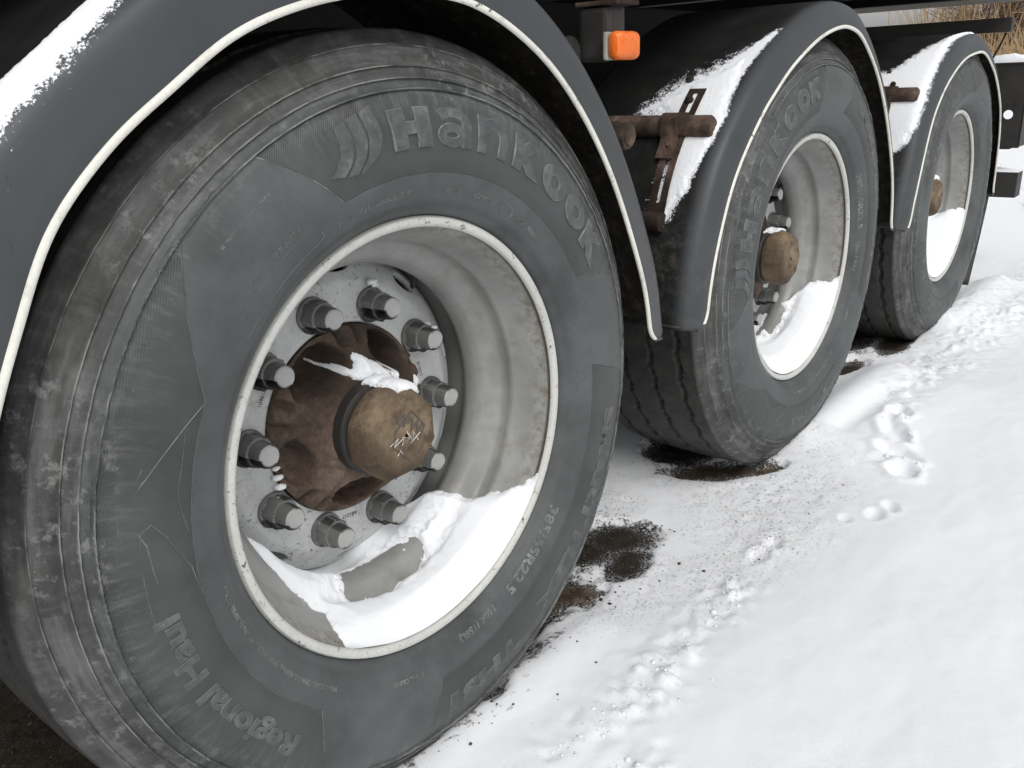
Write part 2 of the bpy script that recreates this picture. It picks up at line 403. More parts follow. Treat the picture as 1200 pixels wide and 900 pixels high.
def mat_ground():
    m = NT('snowy_ground')
    att = m.n('ShaderNodeAttribute'); att.attribute_name = 'bare'; att2 = m.n('ShaderNodeAttribute'); att2.attribute_name = 'speck'
    att3 = m.n('ShaderNodeAttribute'); att3.attribute_name = 'tan'
    n1 = m.noise(95, 7, .72); n2 = m.noise(28, 5, .65)
    t = m.math('ADD', att.outputs['Fac'], m.math('ADD', m.math('MULTIPLY', m.math('SUBTRACT', n1, .5), .9), m.math('MULTIPLY', m.math('SUBTRACT', n2, .5), .9)))
    f = m.math('MULTIPLY', m.sm(t, .42, .60), m.math('SUBTRACT', 1.0, m.math('MULTIPLY', m.ramp(m.noise(210, 4, .7), [(.50, 0.0), (.60, .75)]), m.math('SUBTRACT', 1.0, m.sm(att.outputs['Fac'], .55, 1.0)))))
    sp = m.math('MULTIPLY', m.ramp(m.noise(150, 4, .7), [(.575, 0.0), (.63, .8)]), att2.outputs['Fac'])
    f = m.math('MAXIMUM', f, sp)
    dark = m.ramp(m.noise(190, 6, .75), [(.3, (.008, .007, .006)), (.55, (.035, .030, .024)), (.72, (.12, .105, .085))])
    tan = m.ramp(m.noise(160, 6, .7), [(.3, (.07, .05, .032)), (.6, (.19, .14, .095)), (.75, (.32, .26, .19))])
    dirt = m.mix(m.math('MULTIPLY', att3.outputs['Fac'], m.ramp(m.noise(20, 4, .6), [(.4, .35), (.6, 1.0)])), dark, tan)
    grey = m.math('MULTIPLY', att2.outputs['Fac'], m.ramp(m.noise(30, 6, .7), [(.4, 0.0), (.7, .30)]))
    snow = m.mix(grey, (.86, .88, .905), (.50, .46, .42))
    h = m.math('ADD', m.math('MULTIPLY', n1, .35), m.math('ADD', m.math('MULTIPLY', m.noise(420, 2, .6), .30), m.math('MULTIPLY', n2, .25)))
    h = m.math('MULTIPLY', h, m.math('MULTIPLY_ADD', f, 2.0, .45))
    m.fin(m.mix(f, snow, dirt), m.math('MULTIPLY_ADD', f, .1, .75), m.bump(h, .005, .8), spec=.15)
    m.put(m.b.inputs['Subsurface Weight'], m.math('MULTIPLY_ADD', f, -.3, .3))
    m.b.inputs['Subsurface Radius'].default_value = (.012, .014, .017); m.b.inputs['Subsurface Scale'].default_value = .6
    return m.m
M['ground'] = mat_ground()
m = NT('reed_straw'); m.fin(m.ramp(m.noise(3, 3), [(.3, (.30, .20, .11)), (.7, (.52, .38, .23))]), .9, spec=.1); M['reed'] = m.m
m = NT('twig_bark'); m.fin(m.ramp(m.noise(6, 3), [(.3, (.10, .07, .05)), (.7, (.22, .16, .12))]), .9, spec=.1); M['twig'] = m.m
m = NT('earth_bank_soil'); m.fin(m.ramp(m.noise(2.5, 8, .7), [(.3, (.17, .13, .095)), (.7, (.36, .29, .22))]), .95, m.bump(m.noise(9, 6), .05), spec=.1); M['bank'] = m.m

# ---------------------------------------------------------------- ground
def axis(dense_lo, dense_hi, step, far, g=1.22):
    a = list(np.arange(dense_lo, dense_hi+1e-9, step)); s = step; x = dense_hi
    while x < far: s *= g; x += s; a.append(x)
    s = step; x = dense_lo; pre = []
    while x > -far: s *= g; x -= s; pre.append(x)
    return np.array(pre[::-1]+a)
gx = axis(-.75, 3.6, .0085, 260); gy = axis(-.75, .95, .0085, 260)
X, Y = np.meshgrid(gx, gy, indexing='ij')
Z0 = -.522
near = np.exp(-((X-1.3)/6)**2-((Y)/5)**2)
def blob(cx, cy, rx, ry, ang=0.0, p=1.0):
    c, s = math.cos(ang), math.sin(ang); u = (X-cx)*c+(Y-cy)*s; v = -(X-cx)*s+(Y-cy)*c
    return np.clip(1.35-np.sqrt((u/rx)**2+(v/ry)**2)*.9, 0, 1)**p
bare = np.zeros_like(X); tanm = np.zeros_like(X)
for args, tn in [((.67, .13, .072, .105, .9), .0), ((.58, .16, .06, .09, .9), .0), ((.60, .06, .08, .05, .2), .0), ((.44, .085, .05, .07, .9), .9), ((1.10, .105, .16, .052, 2.29), .55), ((1.175, .01, .055, .028, 2.5), 1.0),
                 ((1.16, .25, .13, .10, 0), .1), ((2.05, .12, .12, .05, 0), .2), ((2.42, .09, .17, .07, .1), .3), ((2.38, .27, .25, .15, 0), .2),
                 ((-.50, .52, .42, .50, 0), .15), ((.10, .10, .42, .07, 0), .2), ((.05, .25, .55, .25, 0), .1), ((1.40, .2, .2, .16, 0), .2), ((2.70, .2, .2, .15, 0), .2)]:
    b = blob(*args); bare = np.maximum(bare, b); tanm = np.maximum(tanm, b*tn)
n_m = fbm(X*9, Y*9, 0, 4, 11)
bare_n = bare + .18*n_m*(bare > 0.02)
speck = np.clip(blob(.82, .06, .42, .26, -.25)*1.05, 0, 1)*np.clip(.75+.9*fbm(X*5, Y*5, 0, 3, 5), 0, 1)
speck = np.maximum(speck, .8*blob(1.1, -.02, .30, .12, 0)*np.clip(.6+.9*n_m, 0, 1))
speck = np.maximum(speck, .35*blob(2.3, -.02, .35, .15, 0)*np.clip(.5+.9*n_m, 0, 1))
depth = .020 + .022*sstep(.05, -.25, Y) + .022*sstep(-.2, -.7, Y) + .010*fbm(X*1.1+3, Y*1.4, 0, 3, 3)*near
depth -= .012*blob(.85, .0, .45, .25, 0)
depth += (.0011*fbm(X*7+Y*3, Y*15, 0, 3, 91)+.0005*fbm(X*40, Y*55, 0, 3, 93))*near
# small drift ridges beside the tyres
def ridge(x0, y0, x1, y1, wd, h):
    dx, dy = x1-x0, y1-y0; L2 = dx*dx+dy*dy
    t = np.clip(((X-x0)*dx+(Y-y0)*dy)/L2, 0, 1)
    d = np.hypot(X-(x0+t*dx), Y-(y0+t*dy))
    return h*np.exp(-(d/wd)**2)
depth += ridge(1.36, .00, 2.0, -.03, .085, .045) + ridge(1.30, -.12, 1.9, -.22, .10, .016)
depth += ridge(2.66, .00, 3.4, -.03, .09, .05) + ridge(-.1, -.03, .35, -.02, .05, .012) + ridge(2.45, -.05, 3.2, -.22, .13, .02)
depth -= ridge(1.45, -.075, 1.75, -.09, .03, .012)
# trodden line of lumps and prints
def pr(cx, cy, rx, ry, ang, dep, rim=.35):
    c, s = math.cos(ang), math.sin(ang); u = ((X-cx)*c+(Y-cy)*s)/rx; v = (-(X-cx)*s+(Y-cy)*c)/ry
    q = np.sqrt(u*u+v*v) + .18*fbm(X*26, Y*26, 0, 3, 21)
    return -dep*(1-sstep(.55, 1.05, q)) + dep*rim*np.exp(-((q-1.25)/.22)**2)
prints = np.zeros_like(X)
for a in [(1.27, -.285, .045, .032, .6, .022), (1.37, -.24, .060, .030, 1.1, .020), (1.50, -.19, .085, .034, .5, .022), (1.62, -.165, .05, .03, .3, .016),
          (1.02, -.300, .030, .020, .2, .008), (1.07, -.318, .030, .018, .5, .008), (.745, -.165, .035, .022, .1, .009), (.80, -.170, .040, .020, .1, .008),
          (.97, -.255, .022, .016, .3, .006)]:
    prints += pr(*a)
lum = np.clip(fbm(X*42, Y*42, 0, 4, 31, .65)+.05, 0, 1)*(.5+.5*sstep(-.3, .4, fbm(X*12, Y*12, 0, 2, 33)))
trail = ridge(.60, -.17, .50, -.19, .045, 1)+ridge(.50, -.19, .36, -.19, .030, .9)+ridge(.36, -.19, .22, -.20, .060, .9)+ridge(.22, -.20, .05, -.16, .04, .7)
trail += ridge(.12, -.28, -.05, -.34, .05, .7) + ridge(1.75, -.13, 2.2, -.12, .07, .75)+ridge(2.2, -.12, 2.9, -.16, .12, .8) + ridge(2.9, -.16, 4.5, -.2, .2, .6)
trail += ridge(1.30, -.22, 1.72, -.15, .045, .6)
trail = np.clip(trail, 0, 1)
depth += trail*(.015*lum - .001 + .0040*fbm(X*48, Y*48, 0, 3, 41)*(near > .2))
depth += prints
depth += speck*.004*fbm(X*55, Y*55, 0, 3, 51)
# trough kept clear where tyres stand
dirt = .004*fbm(X*30, Y*30, 0, 4, 61)*near + .003*fbm(X*90, Y*90, 0, 2, 71)*(near > .3)
k = sstep(.35, .62, bare_n)
Z = Z0 + .014 + dirt*k + np.maximum(depth, .004)*(1-k)
far = np.hypot(X-1, Y)
Z += sstep(7, 30, far)*(.25*fbm(X*.07, Y*.07, 0, 3, 81)+.15)
GP = np.stack([X, Y, Z], -1)
g = grid_mesh('snowy_ground', GP, False, M['ground'], attr={'bare': bare, 'speck': speck, 'tan': tanm})
tag(g, kind='structure')
def gz(x, y):
    i = np.clip(np.searchsorted(gx, x), 1, len(gx)-1); j = np.clip(np.searchsorted(gy, y), 1, len(gy)-1)
    return float(Z[i, j])
def kk(x, y):
    i = int(np.clip(np.searchsorted(gx, x), 1, len(gx)-1)); j = int(np.clip(np.searchsorted(gy, y), 1, len(gy)-1))
    return float(bare_n[i, j]), float(speck[i, j])
# crumbly snow clumps thrown up along the trodden line
cvv, cff = [], []
SEG = [(.60, -.17, .48, -.19, .03), (.48, -.19, .34, -.19, .022), (.36, -.19, .20, -.20, .040), (.20, -.20, .05, -.17, .03), (.10, -.28, -.03, -.33, .03), (1.75, -.13, 2.2, -.12, .05), (2.2, -.12, 2.9, -.16, .07),
       (1.36, -.25, 1.30, -.30, .03), (1.42, -.24, 1.6, -.17, .035), (.72, -.16, .80, -.17, .02)]
_ic = [(0, 0, 1), (.9, 0, .3), (.28, .85, .3), (-.72, .53, .3), (-.72, -.53, .3), (.28, -.85, .3), (.7, .5, -.6), (-.3, .8, -.6), (-.9, 0, -.6), (-.3, -.8, -.6), (.7, -.5, -.6), (0, 0, -.9)]
_if = [(0, 1, 2), (0, 2, 3), (0, 3, 4), (0, 4, 5), (0, 5, 1), (1, 6, 2), (2, 7, 3), (3, 8, 4), (4, 9, 5), (5, 10, 1), (6, 7, 2), (7, 8, 3), (8, 9, 4), (9, 10, 5), (10, 6, 1), (11, 7, 6), (11, 8, 7), (11, 9, 8), (11, 10, 9), (11, 6, 10)]
for _ in range(620):
    sg = random.choice(SEG[:5]*2+SEG[5:]); t = random.random()
    x = sg[0]+(sg[2]-sg[0])*t+random.gauss(0, sg[4]*.6); y = sg[1]+(sg[3]-sg[1])*t+random.gauss(0, sg[4]*.6)
    r = min(.0065, .0008+random.expovariate(1/.0013)); z = gz(x, y)-r*.05; b = len(cvv); a = random.random()*6.28
    for (px, py, pz) in _ic:
        j = random.uniform(.65, 1.3); cvv.append((x+r*j*(px*math.cos(a)-py*math.sin(a)), y+r*j*(px*math.sin(a)+py*math.cos(a)), z+r*.6*pz*j))
    cff += [tuple(b+i for i in f) for f in _if]
tag(mk('snow_crumbs', cvv, cff, M['snow'], smooth=True), 'crumbly white clumps of kicked-up snow along the trodden line', 'snow', kind='stuff')
# grit scattered on bare patches
gv, gf = [], []
ico = [(0, 0, 1), (.9, 0, .3), (.28, .85, .3), (-.72, .53, .3), (-.72, -.53, .3), (.28, -.85, .3), (.3, .3, -.8), (-.4, .1, -.8), (.1, -.4, -.8)]
icf = [(0, 1, 2), (0, 2, 3), (0, 3, 4), (0, 4, 5), (0, 5, 1), (1, 6, 2), (2, 6, 7), (2, 7, 3), (3, 7, 4), (4, 7, 8), (4, 8, 5), (5, 8, 1), (1, 8, 6), (6, 8, 7)]
gvd, gfd = [], []
tries = 0
while len(gv)+len(gvd) < 9*7000 and tries < 120000:
    tries += 1
    x = random.uniform(-.7, 2.9); y = random.uniform(-.25, .6)
    b, s = kk(x, y)
    pb = 1.0 if b > .55 else (.5 if b > .35 else (.05 if b > .12 else 0))
    if random.random() > max(pb, s*.045): continue
    rr_ = random.uniform(.0009, .0030) * (2.0 if random.random() < .04 else 1)
    z = gz(x, y)
    V_, F_ = (gv, gf) if random.random() < .5 else (gvd, gfd)
    base = len(V_); a = random.random()*6.28
    for (px, py, pz) in ico:
        j = random.uniform(.7, 1.3)
        V_.append((x+rr_*j*(px*math.cos(a)-py*math.sin(a)), y+rr_*j*(px*math.sin(a)+py*math.cos(a)), z+rr_*.6*pz*j+rr_*.2))
    F_ += [tuple(base+i for i in f) for f in icf]
M['grit1'] = mat_rust('grit_brown', [(.3, (.05, .038, .028)), (.5, (.12, .095, .07)), (.72, (.24, .20, .16))], .0004)
M['grit2'] = NT('grit_dark').fin((.018, .016, .014), .8)
tag(mk('loose_grit', gv, gf, M['grit1']), 'light brown grit scattered over the bare ground beside the tyres', 'grit', kind='stuff')
tag(mk('dark_gravel', gvd, gfd, M['grit2']), 'black gravel crumbs scattered where snow has melted beside the tyres', 'gravel', kind='stuff')

# ---------------------------------------------------------------- trailer root
trailer = bpy.data.objects.new('semi_trailer', None); COL.objects.link(trailer)
trailer.location = (0, 0, 0)
tag(trailer, 'black tri-axle trailer with three wheels under dark grey mudguards, parked on snow', 'trailer')

# ---------------------------------------------------------------- wheel
OFF = [(0.0, 0.0, 0.0), (1.3129, .0114, .009), (2.6258, .0174, -.0039)]
TROT = [0.0, 71.0, -69.0]; DROT = [0.0, -11.0, 14.0]
RT = .522
side = [(.290, .020), (.299, .004), (.3015, -.004), (.306, -.0095), (.3125, -.014), (.3135, -.0165), (.322, -.021), (.335, -.0275), (.350, -.032), (.365, -.0348), (.385, -.037),
        (.405, -.0360), (.420, -.0335), (.435, -.0285), (.4465, -.0235), (.4478, -.0262), (.4495, -.0262), (.4508, -.0212), (.4588, -.0172), (.4600, -.0197), (.4613, -.0190),
        (.4625, -.0152), (.4725, -.0098), (.4737, -.0122), (.4750, -.0112), (.4762, -.0078), (.485, -.0028), (.4962, .0040), (.4975, .0020), (.4988, .0032), (.500, .0068),
        (.508, .0125), (.5135, .0185), (.5165, .0225)]
def prof_y(r):
    rs = np.array([s[0] for s in side]); ys = np.array([s[1] for s in side])
    smooth_r = [.3135, .335, .365, .385, .405, .435, .4465, .4588, .4725, .485, .508]
    smooth_y = [-.0165, -.0275, -.0348, -.037, -.036, -.0285, -.0235, -.0172, -.0098, -.0028, .0125]
    return np.interp(r, smooth_r, smooth_y)
tread_y = list(np.arange(.026, .296, .0035))
sidef = side[:11]+[(r, float(prof_y(r))) for r in (.395,)] + side[11:]
prof = sorted(set(sidef), key=lambda a: a[0]) + [(RT, y) for y in tread_y] + [(r, .32-y) for r, y in reversed(side)]
prof = dense(prof, .009)
NTH = 900
def tyre_mesh():
    P = lathe_pts(prof, NTH)
    th = np.degrees(np.arctan2(P[..., 2], P[..., 0])); r = np.hypot(P[..., 0], P[..., 2])
    y = P[..., 1]
    istread = r > RT-1e-4
    zig = lambda ph: (np.abs(((th*1.0+ph) % 7.2)/3.6-1)-.5)
    dep = np.zeros_like(r)
    for g0, ph, wd in ((.058, 0, .0075), (.125, 3, .0075), (.195, 0, .0075), (.262, 3, .0075)):
        c = g0+.007*zig(ph)
        dep = np.maximum(dep, .013*(1-sstep(wd*.45, wd*.85, np.abs(y-c))))
    # small sipes on rib edges and crown, slight wear unevenness
    crown = .006*((y-.16)/.135)**2
    rn = np.where(istread, r-dep-crown+.0006*noise(th*.6, y*90), r)
    sw = (~istread) & (r > .44)
    yn = np.where(sw & (y < .1), y+.0007*noise(th*1.2, r*180, 0, 3)+.0006*noise(th*.35, r*60, 0, 4), y)
    P[..., 0] = rn*np.cos(np.radians(th)); P[..., 2] = rn*np.sin(np.radians(th)); P[..., 1] = yn
    uvr = np.where(y > .15, np.maximum(r, .30), r)
    uv = np.stack([th, np.where(y > .10, .46+0*r, uvr)], -1)
    uv[..., 1] = np.where(istread, .53, uv[..., 1])
    return P, uv
TP, TUV = tyre_mesh()
to = grid_mesh('tyre', TP, True, M['tyre'], uv=TUV, sharp=50)
TYRE_ME = to.data; bpy.data.objects.remove(to)

# --- raised lettering (one mesh)
LV, LF = [], []
def polar_add(verts2, faces, r0, th0, h_of=None, flip=False):
    """verts2: list of (u,v,h): u along clockwise, v outward, h height above surface"""
    b = len(LV)
    for u, v, h in verts2:
        r = r0+v; t = math.radians(th0)-u/r0
        LV.append((r*math.cos(t), float(prof_y(r))-h, r*math.sin(t)))
    LF.extend([tuple(b+i for i in f) for f in faces])
def text_mesh(s, size, bold=0.0, ext=.0006, bev=.0002, spacing=1.0, res=3):
    c = bpy.data.curves.new('t', 'FONT'); c.body = s; c.size = size; c.offset = bold; c.extrude = ext; c.bevel_depth = bev
    c.space_character = spacing; c.resolution_u = res; c.bevel_resolution = 0
    o = bpy.data.objects.new('t', c); COL.objects.link(o)
    dg = bpy.context.evaluated_depsgraph_get(); dg.update()
    me = bpy.data.meshes.new_from_object(o.evaluated_get(dg)); bpy.data.objects.remove(o)
    return me
def subdivide_strips(me, step):
    bm = bmesh.new(); bm.from_mesh(me)
    ys = [v.co.y for v in bm.verts]; xs = [v.co.x for v in bm.verts]
    for ax, lo, hi in ((1, min(ys), max(ys)), (0, min(xs), max(xs))):
        n = int((hi-lo)/step)
        for i in range(1, n+1):
            co = [0, 0, 0]; no = [0, 0, 0]; co[ax] = lo+i*(hi-lo)/(n+1); no[ax] = 1
            bmesh.ops.bisect_plane(bm, geom=bm.verts[:]+bm.edges[:]+bm.faces[:], plane_co=co, plane_no=no)
    bm.to_mesh(me); bm.free()
def word(s, size, r0, th_start, bold=0.0, ext=.0007, sx=1.0, step=.01, spacing=1.0, th_end=None):
    me = text_mesh(s, size, bold, ext, ext*.35, spacing)
    subdivide_strips(me, step)
    xs = [v.co.x for v in me.vertices]; x0, x1 = min(xs), max(xs)
    if th_end is not None: sx = math.radians(th_start-th_end)*r0/(x1-x0)
    polar_add([((v.co.x-x0)*sx, v.co.y, v.co.z) for v in me.vertices], [tuple(p.vertices) for p in me.polygons], r0, th_start)
    bpy.data.meshes.remove(me)
def glyph(ch, wd, ht, r0, th_c, bold, ext=.0011):
    me = text_mesh(ch, .05, bold, ext, .0010, res=6); subdivide_strips(me, .006)
    xs = [v.co.x for v in me.vertices]; ys = [v.co.y for v in me.vertices]
    sx = wd/(max(xs)-min(xs)); sy = ht/(max(ys)-min(ys)); cx = (max(xs)+min(xs))/2
    polar_add([((v.co.x-cx)*sx, (v.co.y-min(ys))*sy, v.co.z) for v in me.vertices], [tuple(p.vertices) for p in me.polygons], r0, th_c)
    bpy.data.meshes.remove(me)
def ridgeline(pts, rad=.0009, close=False, n=5):
    """pts: (theta deg, r)"""
    q = []
    seg = list(zip(pts, pts[1:]+([pts[0]] if close else [])))
    seg = seg if close else list(zip(pts, pts[1:]))
    for (t0, r0), (t1, r1) in seg:
        m_ = max(1, int(math.hypot(math.radians(t1-t0)*.4, r1-r0)/.008))
        for i in range(m_): f = i/m_; q.append((t0+(t1-t0)*f, r0+(r1-r0)*f))
    q.append(pts[0] if close else pts[-1])
    bm = bmesh.new()
    bm_tube(bm, [(r*math.cos(math.radians(t)), float(prof_y(r))-.0001, r*math.sin(math.radians(t))) for t, r in q], rad, n)
    b = len(LV); bm.verts.ensure_lookup_table(); bm.verts.index_update()
    LV.extend([tuple(v.co) for v in bm.verts]); LF.extend([tuple(b+v.index for v in f.verts) for f in bm.faces]); bm.free()
def ribbons(strokes, wd, ht, r0, th_c, h=.0016):
    for si, (path, w_, closed) in enumerate(strokes):
        p = np.array(path, float); n = len(p)
        if closed: t = np.roll(p, -1, 0)-np.roll(p, 1, 0)
        else: t = np.gradient(p, axis=0)
        t /= np.hypot(t[:, 0], t[:, 1])[:, None]; nn_ = np.stack([-t[:, 1], t[:, 0]], 1)
        a = p+nn_*w_/2; b = p-nn_*w_/2; V_ = []; hh = h+si*.00012; bv = .0009
        for q, off in ((a, 0), (p+nn_*(w_/2-bv*20), 1), (p-nn_*(w_/2-bv*20), 1), (b, 0)):
            for x, y in q: V_.append(((x-.5)*wd, y*ht, hh if off else hh-bv))
        for q in (a, b):
            for x, y in q: V_.append(((x-.5)*wd, y*ht, -.001))
        F_ = []; rng_ = range(n) if closed else range(n-1)
        for k in rng_:
            k1 = (k+1) % n
            for A, B in ((4, 0), (0, 1), (1, 2), (2, 3), (3, 5)): F_.append((A*n+k, A*n+k1, B*n+k1, B*n+k))
        if not closed:
            for k in (0, n-1): F_ += [(4*n+k, 0*n+k, 3*n+k, 5*n+k), (0*n+k, 1*n+k, 2*n+k, 3*n+k)]
        polar_add(V_, F_, r0, th_c)
STROKE_N = [([(.15, y) for y in np.linspace(0, .99, 14)], .30, False), (catmull([(.20, .58), (.34, .80), (.58, .86), (.80, .70), (.85, .45), (.85, .0)], 5), .30, False)]
STROKE_A = [(catmull([(.08, .76), (.30, .86), (.62, .86), (.83, .68), (.85, .35), (.85, .0)], 5), .28, False), ([(.42+.29*math.cos(a), .30+.19*math.sin(a)) for a in np.linspace(0, 2*math.pi, 28, endpoint=False)], .25, True)]
for ch, tc, wd in zip('HanKOOK', (91.5, 81.2, 71.0, 60.3, 50.6, 41.0, 31.6), (.060, .058, .056, .060, .058, .056, .058)):
    if ch in 'an': ribbons(STROKE_A if ch == 'a' else STROKE_N, wd, .046, .383, tc)
    else: glyph(ch, wd, .046, .383, tc, .0040, .0016)
LOGO = 'LOGO_POLY'
logo_px = [(111.1, .411), (109.6, .425), (108.6, .4335)]
def logo_blade(outer, h=.0013):
    bm = bmesh.new(); vs = []
    c = outer
    top = [bm.verts.new((u, v, h)) for u, v in c]; f = bm.faces.new(top)
    r = bmesh.ops.extrude_face_region(bm, geom=[f]); vv = [x for x in r['geom'] if isinstance(x, bmesh.types.BMVert)]
    for x in vv: x.co.z = -.0015
    bmesh.ops.triangulate(bm, faces=bm.faces[:])
    me = bpy.data.meshes.new('l'); bm.to_mesh(me); bm.free(); subdivide_strips(me, .008)
    polar_add([(v.co.x*1.06+.001, v.co.y*1.10, v.co.z) for v in me.vertices], [tuple(p.vertices) for p in me.polygons], .385, 98.0)
# wing emblem: three curved blades that meet in a point at the lower left (u, v in metres)
def bl(a, b):
    A = catmull(a, 6); B = catmull(b, 6)
    logo_blade([tuple(p) for p in A]+[tuple(p) for p in B[::-1]])
bl([(-.080, .000), (-.066, .007), (-.056, .020), (-.053, .040)], [(-.062, -.006), (-.046, .006), (-.039, .024), (-.040, .042)])
bl([(-.058, -.0075), (-.043, .004), (-.036, .022), (-.037, .042)], [(-.044, -.010), (-.028, .004), (-.021, .022), (-.023, .045)])
bl([(-.040, -.0105), (-.025, .003), (-.018, .022), (-.020, .045)], [(-.036, -.012), (-.010, .002), (-.001, .022), (-.005, .048)])
word('SMART FLEX', .040, .388, -10.0, .0022, .0009, th_end=-62.0)
word('TH31', .040, .388, -70.0, .0022, .0009, th_end=-93.0)
word('Regional Haul', .036, .389, 226.0, .0012, .0008, th_end=186.0)
word('Kontrol', .017, .412, 131.5, .0004, .0006, th_end=120.5)
word('BRAND TIRE HERE', .0095, .3585, 134.5, .0001, .0005, th_end=119.5)
word('DOT 1Y231 GBGL (3219)', .0105, .3285, 111.5, .0001, .0005, th_end=91.5)
word('TUBELESS', .008, .3285, 82.5, .0001, .0005, th_end=77.0)
word('MADE IN KOREA', .0075, .3285, 72.5, .0001, .0005, th_end=65.5)
word('REGROOVABLE', .0085, .327, 56, .0001, .0005, th_end=47)
word('385/65R22.5', .020, .318, -38, .0005, .0006, th_end=-66)
word('160K (158L)', .013, .318, -72, .0003, .0006, th_end=-86)
word('MAX LOAD SINGLE 4500kg (9920LBS) AT 900kPa (130PSI) COLD', .0085, .3275, 232, .0001, .0004, th_end=188)
word('STEEL CORD', .008, .33, -100, .0001, .0004, th_end=-110)
ridgeline([(140.0, .333), (140.3, .349), (139, .3525), (117.5, .3525), (116.0, .350), (115.6, .333), (117, .3305), (138.6, .3305)], .0008, True)
ridgeline([(66+i*11.25*0+math.cos(a)*2.0-6, .328+math.sin(a)*.0095) for i, a in enumerate(np.linspace(0, 6.28, 20))], .0006)
# panel outlines and the leaping arrow figure
ridgeline([(118.9, .447), (109.2, .3535)] + [(t, .352) for t in range(107, 29, -4)] + [(28.1, .352), (20.2, .447)], .0008)
ridgeline([(3.0, .352), (-2.8, .447)], .0008); ridgeline([(t, .352) for t in range(3, -95, -4)]+[(-94.6, .352), (-100.3, .447)], .0008)
ridgeline([(133.3, .449), (152.7, .356)] + [(t, .356) for t in range(155, 228, 4)] + [(229.0, .356), (237.4, .449)], .0008)
ridgeline([(152.7, .356), (158, .378), (163.5, .402), (168.5, .425), (174, .405), (180, .40)], .0008)
ridgeline([(163.0, .41), (170, .430), (178.0, .42), (186.5, .412)], .0008)
ridgeline([(186, .356), (180, .362), (173.5, .385), (171, .400), (172, .410), (177, .412), (186.5, .412)], .0009)
ridgeline([(157, .372), (162, .370), (168, .372), (174, .360)], .0007)
# mould vent nubs
for i in range(64):
    t = (i*360/64+rng.uniform(-1, 1)); r = random.choice([.343, .40, .43]) if i % 2 else .3475
    ridgeline([(t, r), (t+.45, r+.002)], .0007)
lme = bpy.data.meshes.new('raised_lettering'); lme.from_pydata(LV, [], LF); lme.update(); lme.materials.append(M['letter']); lme.materials.append(M['letter_edge'])
lme.polygons.foreach_set('material_index', [1 if abs(p.normal[1]) < .90 else 0 for p in lme.polygons])
LET_ME = lme

# --- rim disc with hand holes
flange_prof = [(.290, .016), (.2978, .012), (.2992, .004), (.2988, -.0015), (.2965, -.0048), (.2930, -.0058), (.2890, -.0050), (.2862, -.0030), (.2850, -.0004), (.2850, .0020)]
barrel_prof = catmull([(.2850, .0018), (.2858, .0050), (.2852, .0095), (.2815, .0160), (.2755, .0270), (.2715, .0380), (.2680, .048), (.2645, .0560), (.2622, .0610), (.2615, .0660), (.2622, .0720), (.2620, .0770), (.2604, .0830), (.2566, .0880),
                       (.2495, .0930), (.2420, .0975), (.2365, .1020), (.2325, .1080), (.2290, .1150), (.2270, .1230), (.2272, .1310), (.2320, .1400), (.2390, .1490), (.2440, .1600), (.2455, .180), (.2455, .21), (.2455, .25), (.26, .29), (.29, .31)], 4)
disc_prof = catmull([(.1405, .200), (.1405, .1575), (.1420, .1560), (.150, .1560), (.165, .1560), (.185, .1560), (.1955, .1562), (.2010, .1572), (.2070, .1602), (.2140, .1640), (.2210, .1680), (.2290, .1738), (.2360, .1815), (.2410, .1910), (.2435, .2020), (.2445, .2100)], 4)
HOLES = [-130+36*i for i in range(10)]
def disc_grid():
    pr_ = np.array(disc_prof); n = 720
    s = np.concatenate([[0], np.cumsum(np.hypot(*np.diff(pr_, axis=0).T))])
    s2 = np.arange(0, s[-1], .0016); pr2 = np.stack([np.interp(s2, s, pr_[:, 0]), np.interp(s2, s, pr_[:, 1])], 1)
    sc_ = np.interp(.2225, pr2[40:, 0], s2[40:])
    th = np.arange(n)*360.0/n
    T, S = np.meshgrid(th, s2, indexing='ij')
    keep = np.ones_like(T, bool); ext = []
    for hc in HOLES:
        du = ((T-hc+180) % 360-180); u = np.radians(du)*.2225; v = S-sc_
        q = np.sqrt((u/.0250)**2+(v/.0115)**2)
        inside = q < .93
        snap = (q >= .93) & (q < 1.09)
        f = np.where(snap, 1/np.maximum(q, 1e-6), 1)
        u = u*f; v = v*f
        T = np.where(snap, hc+np.degrees(u/.2225), T); S = np.where(snap, sc_+v, S)
        keep &= ~inside
    r = np.interp(S, s2, pr2[:, 0]); y = np.interp(S, s2, pr2[:, 1])
    P = np.stack([r*np.cos(np.radians(T)), y, r*np.sin(np.radians(T))], -1)
    return P, keep
DP, DK = disc_grid()
dobj = grid_mesh('disc', DP, True, M['disc'], keep=DK, sharp=60)
DISC_ME = dobj.data
sol = dobj.modifiers.new('s', 'SOLIDIFY'); sol.thickness = .010; sol.offset = 1
dg = bpy.context.evaluated_depsgraph_get(); dg.update()
DISC2 = bpy.data.meshes.new_from_object(dobj.evaluated_get(dg)); bpy.data.objects.remove(dobj)
DISC2.name = 'disc'
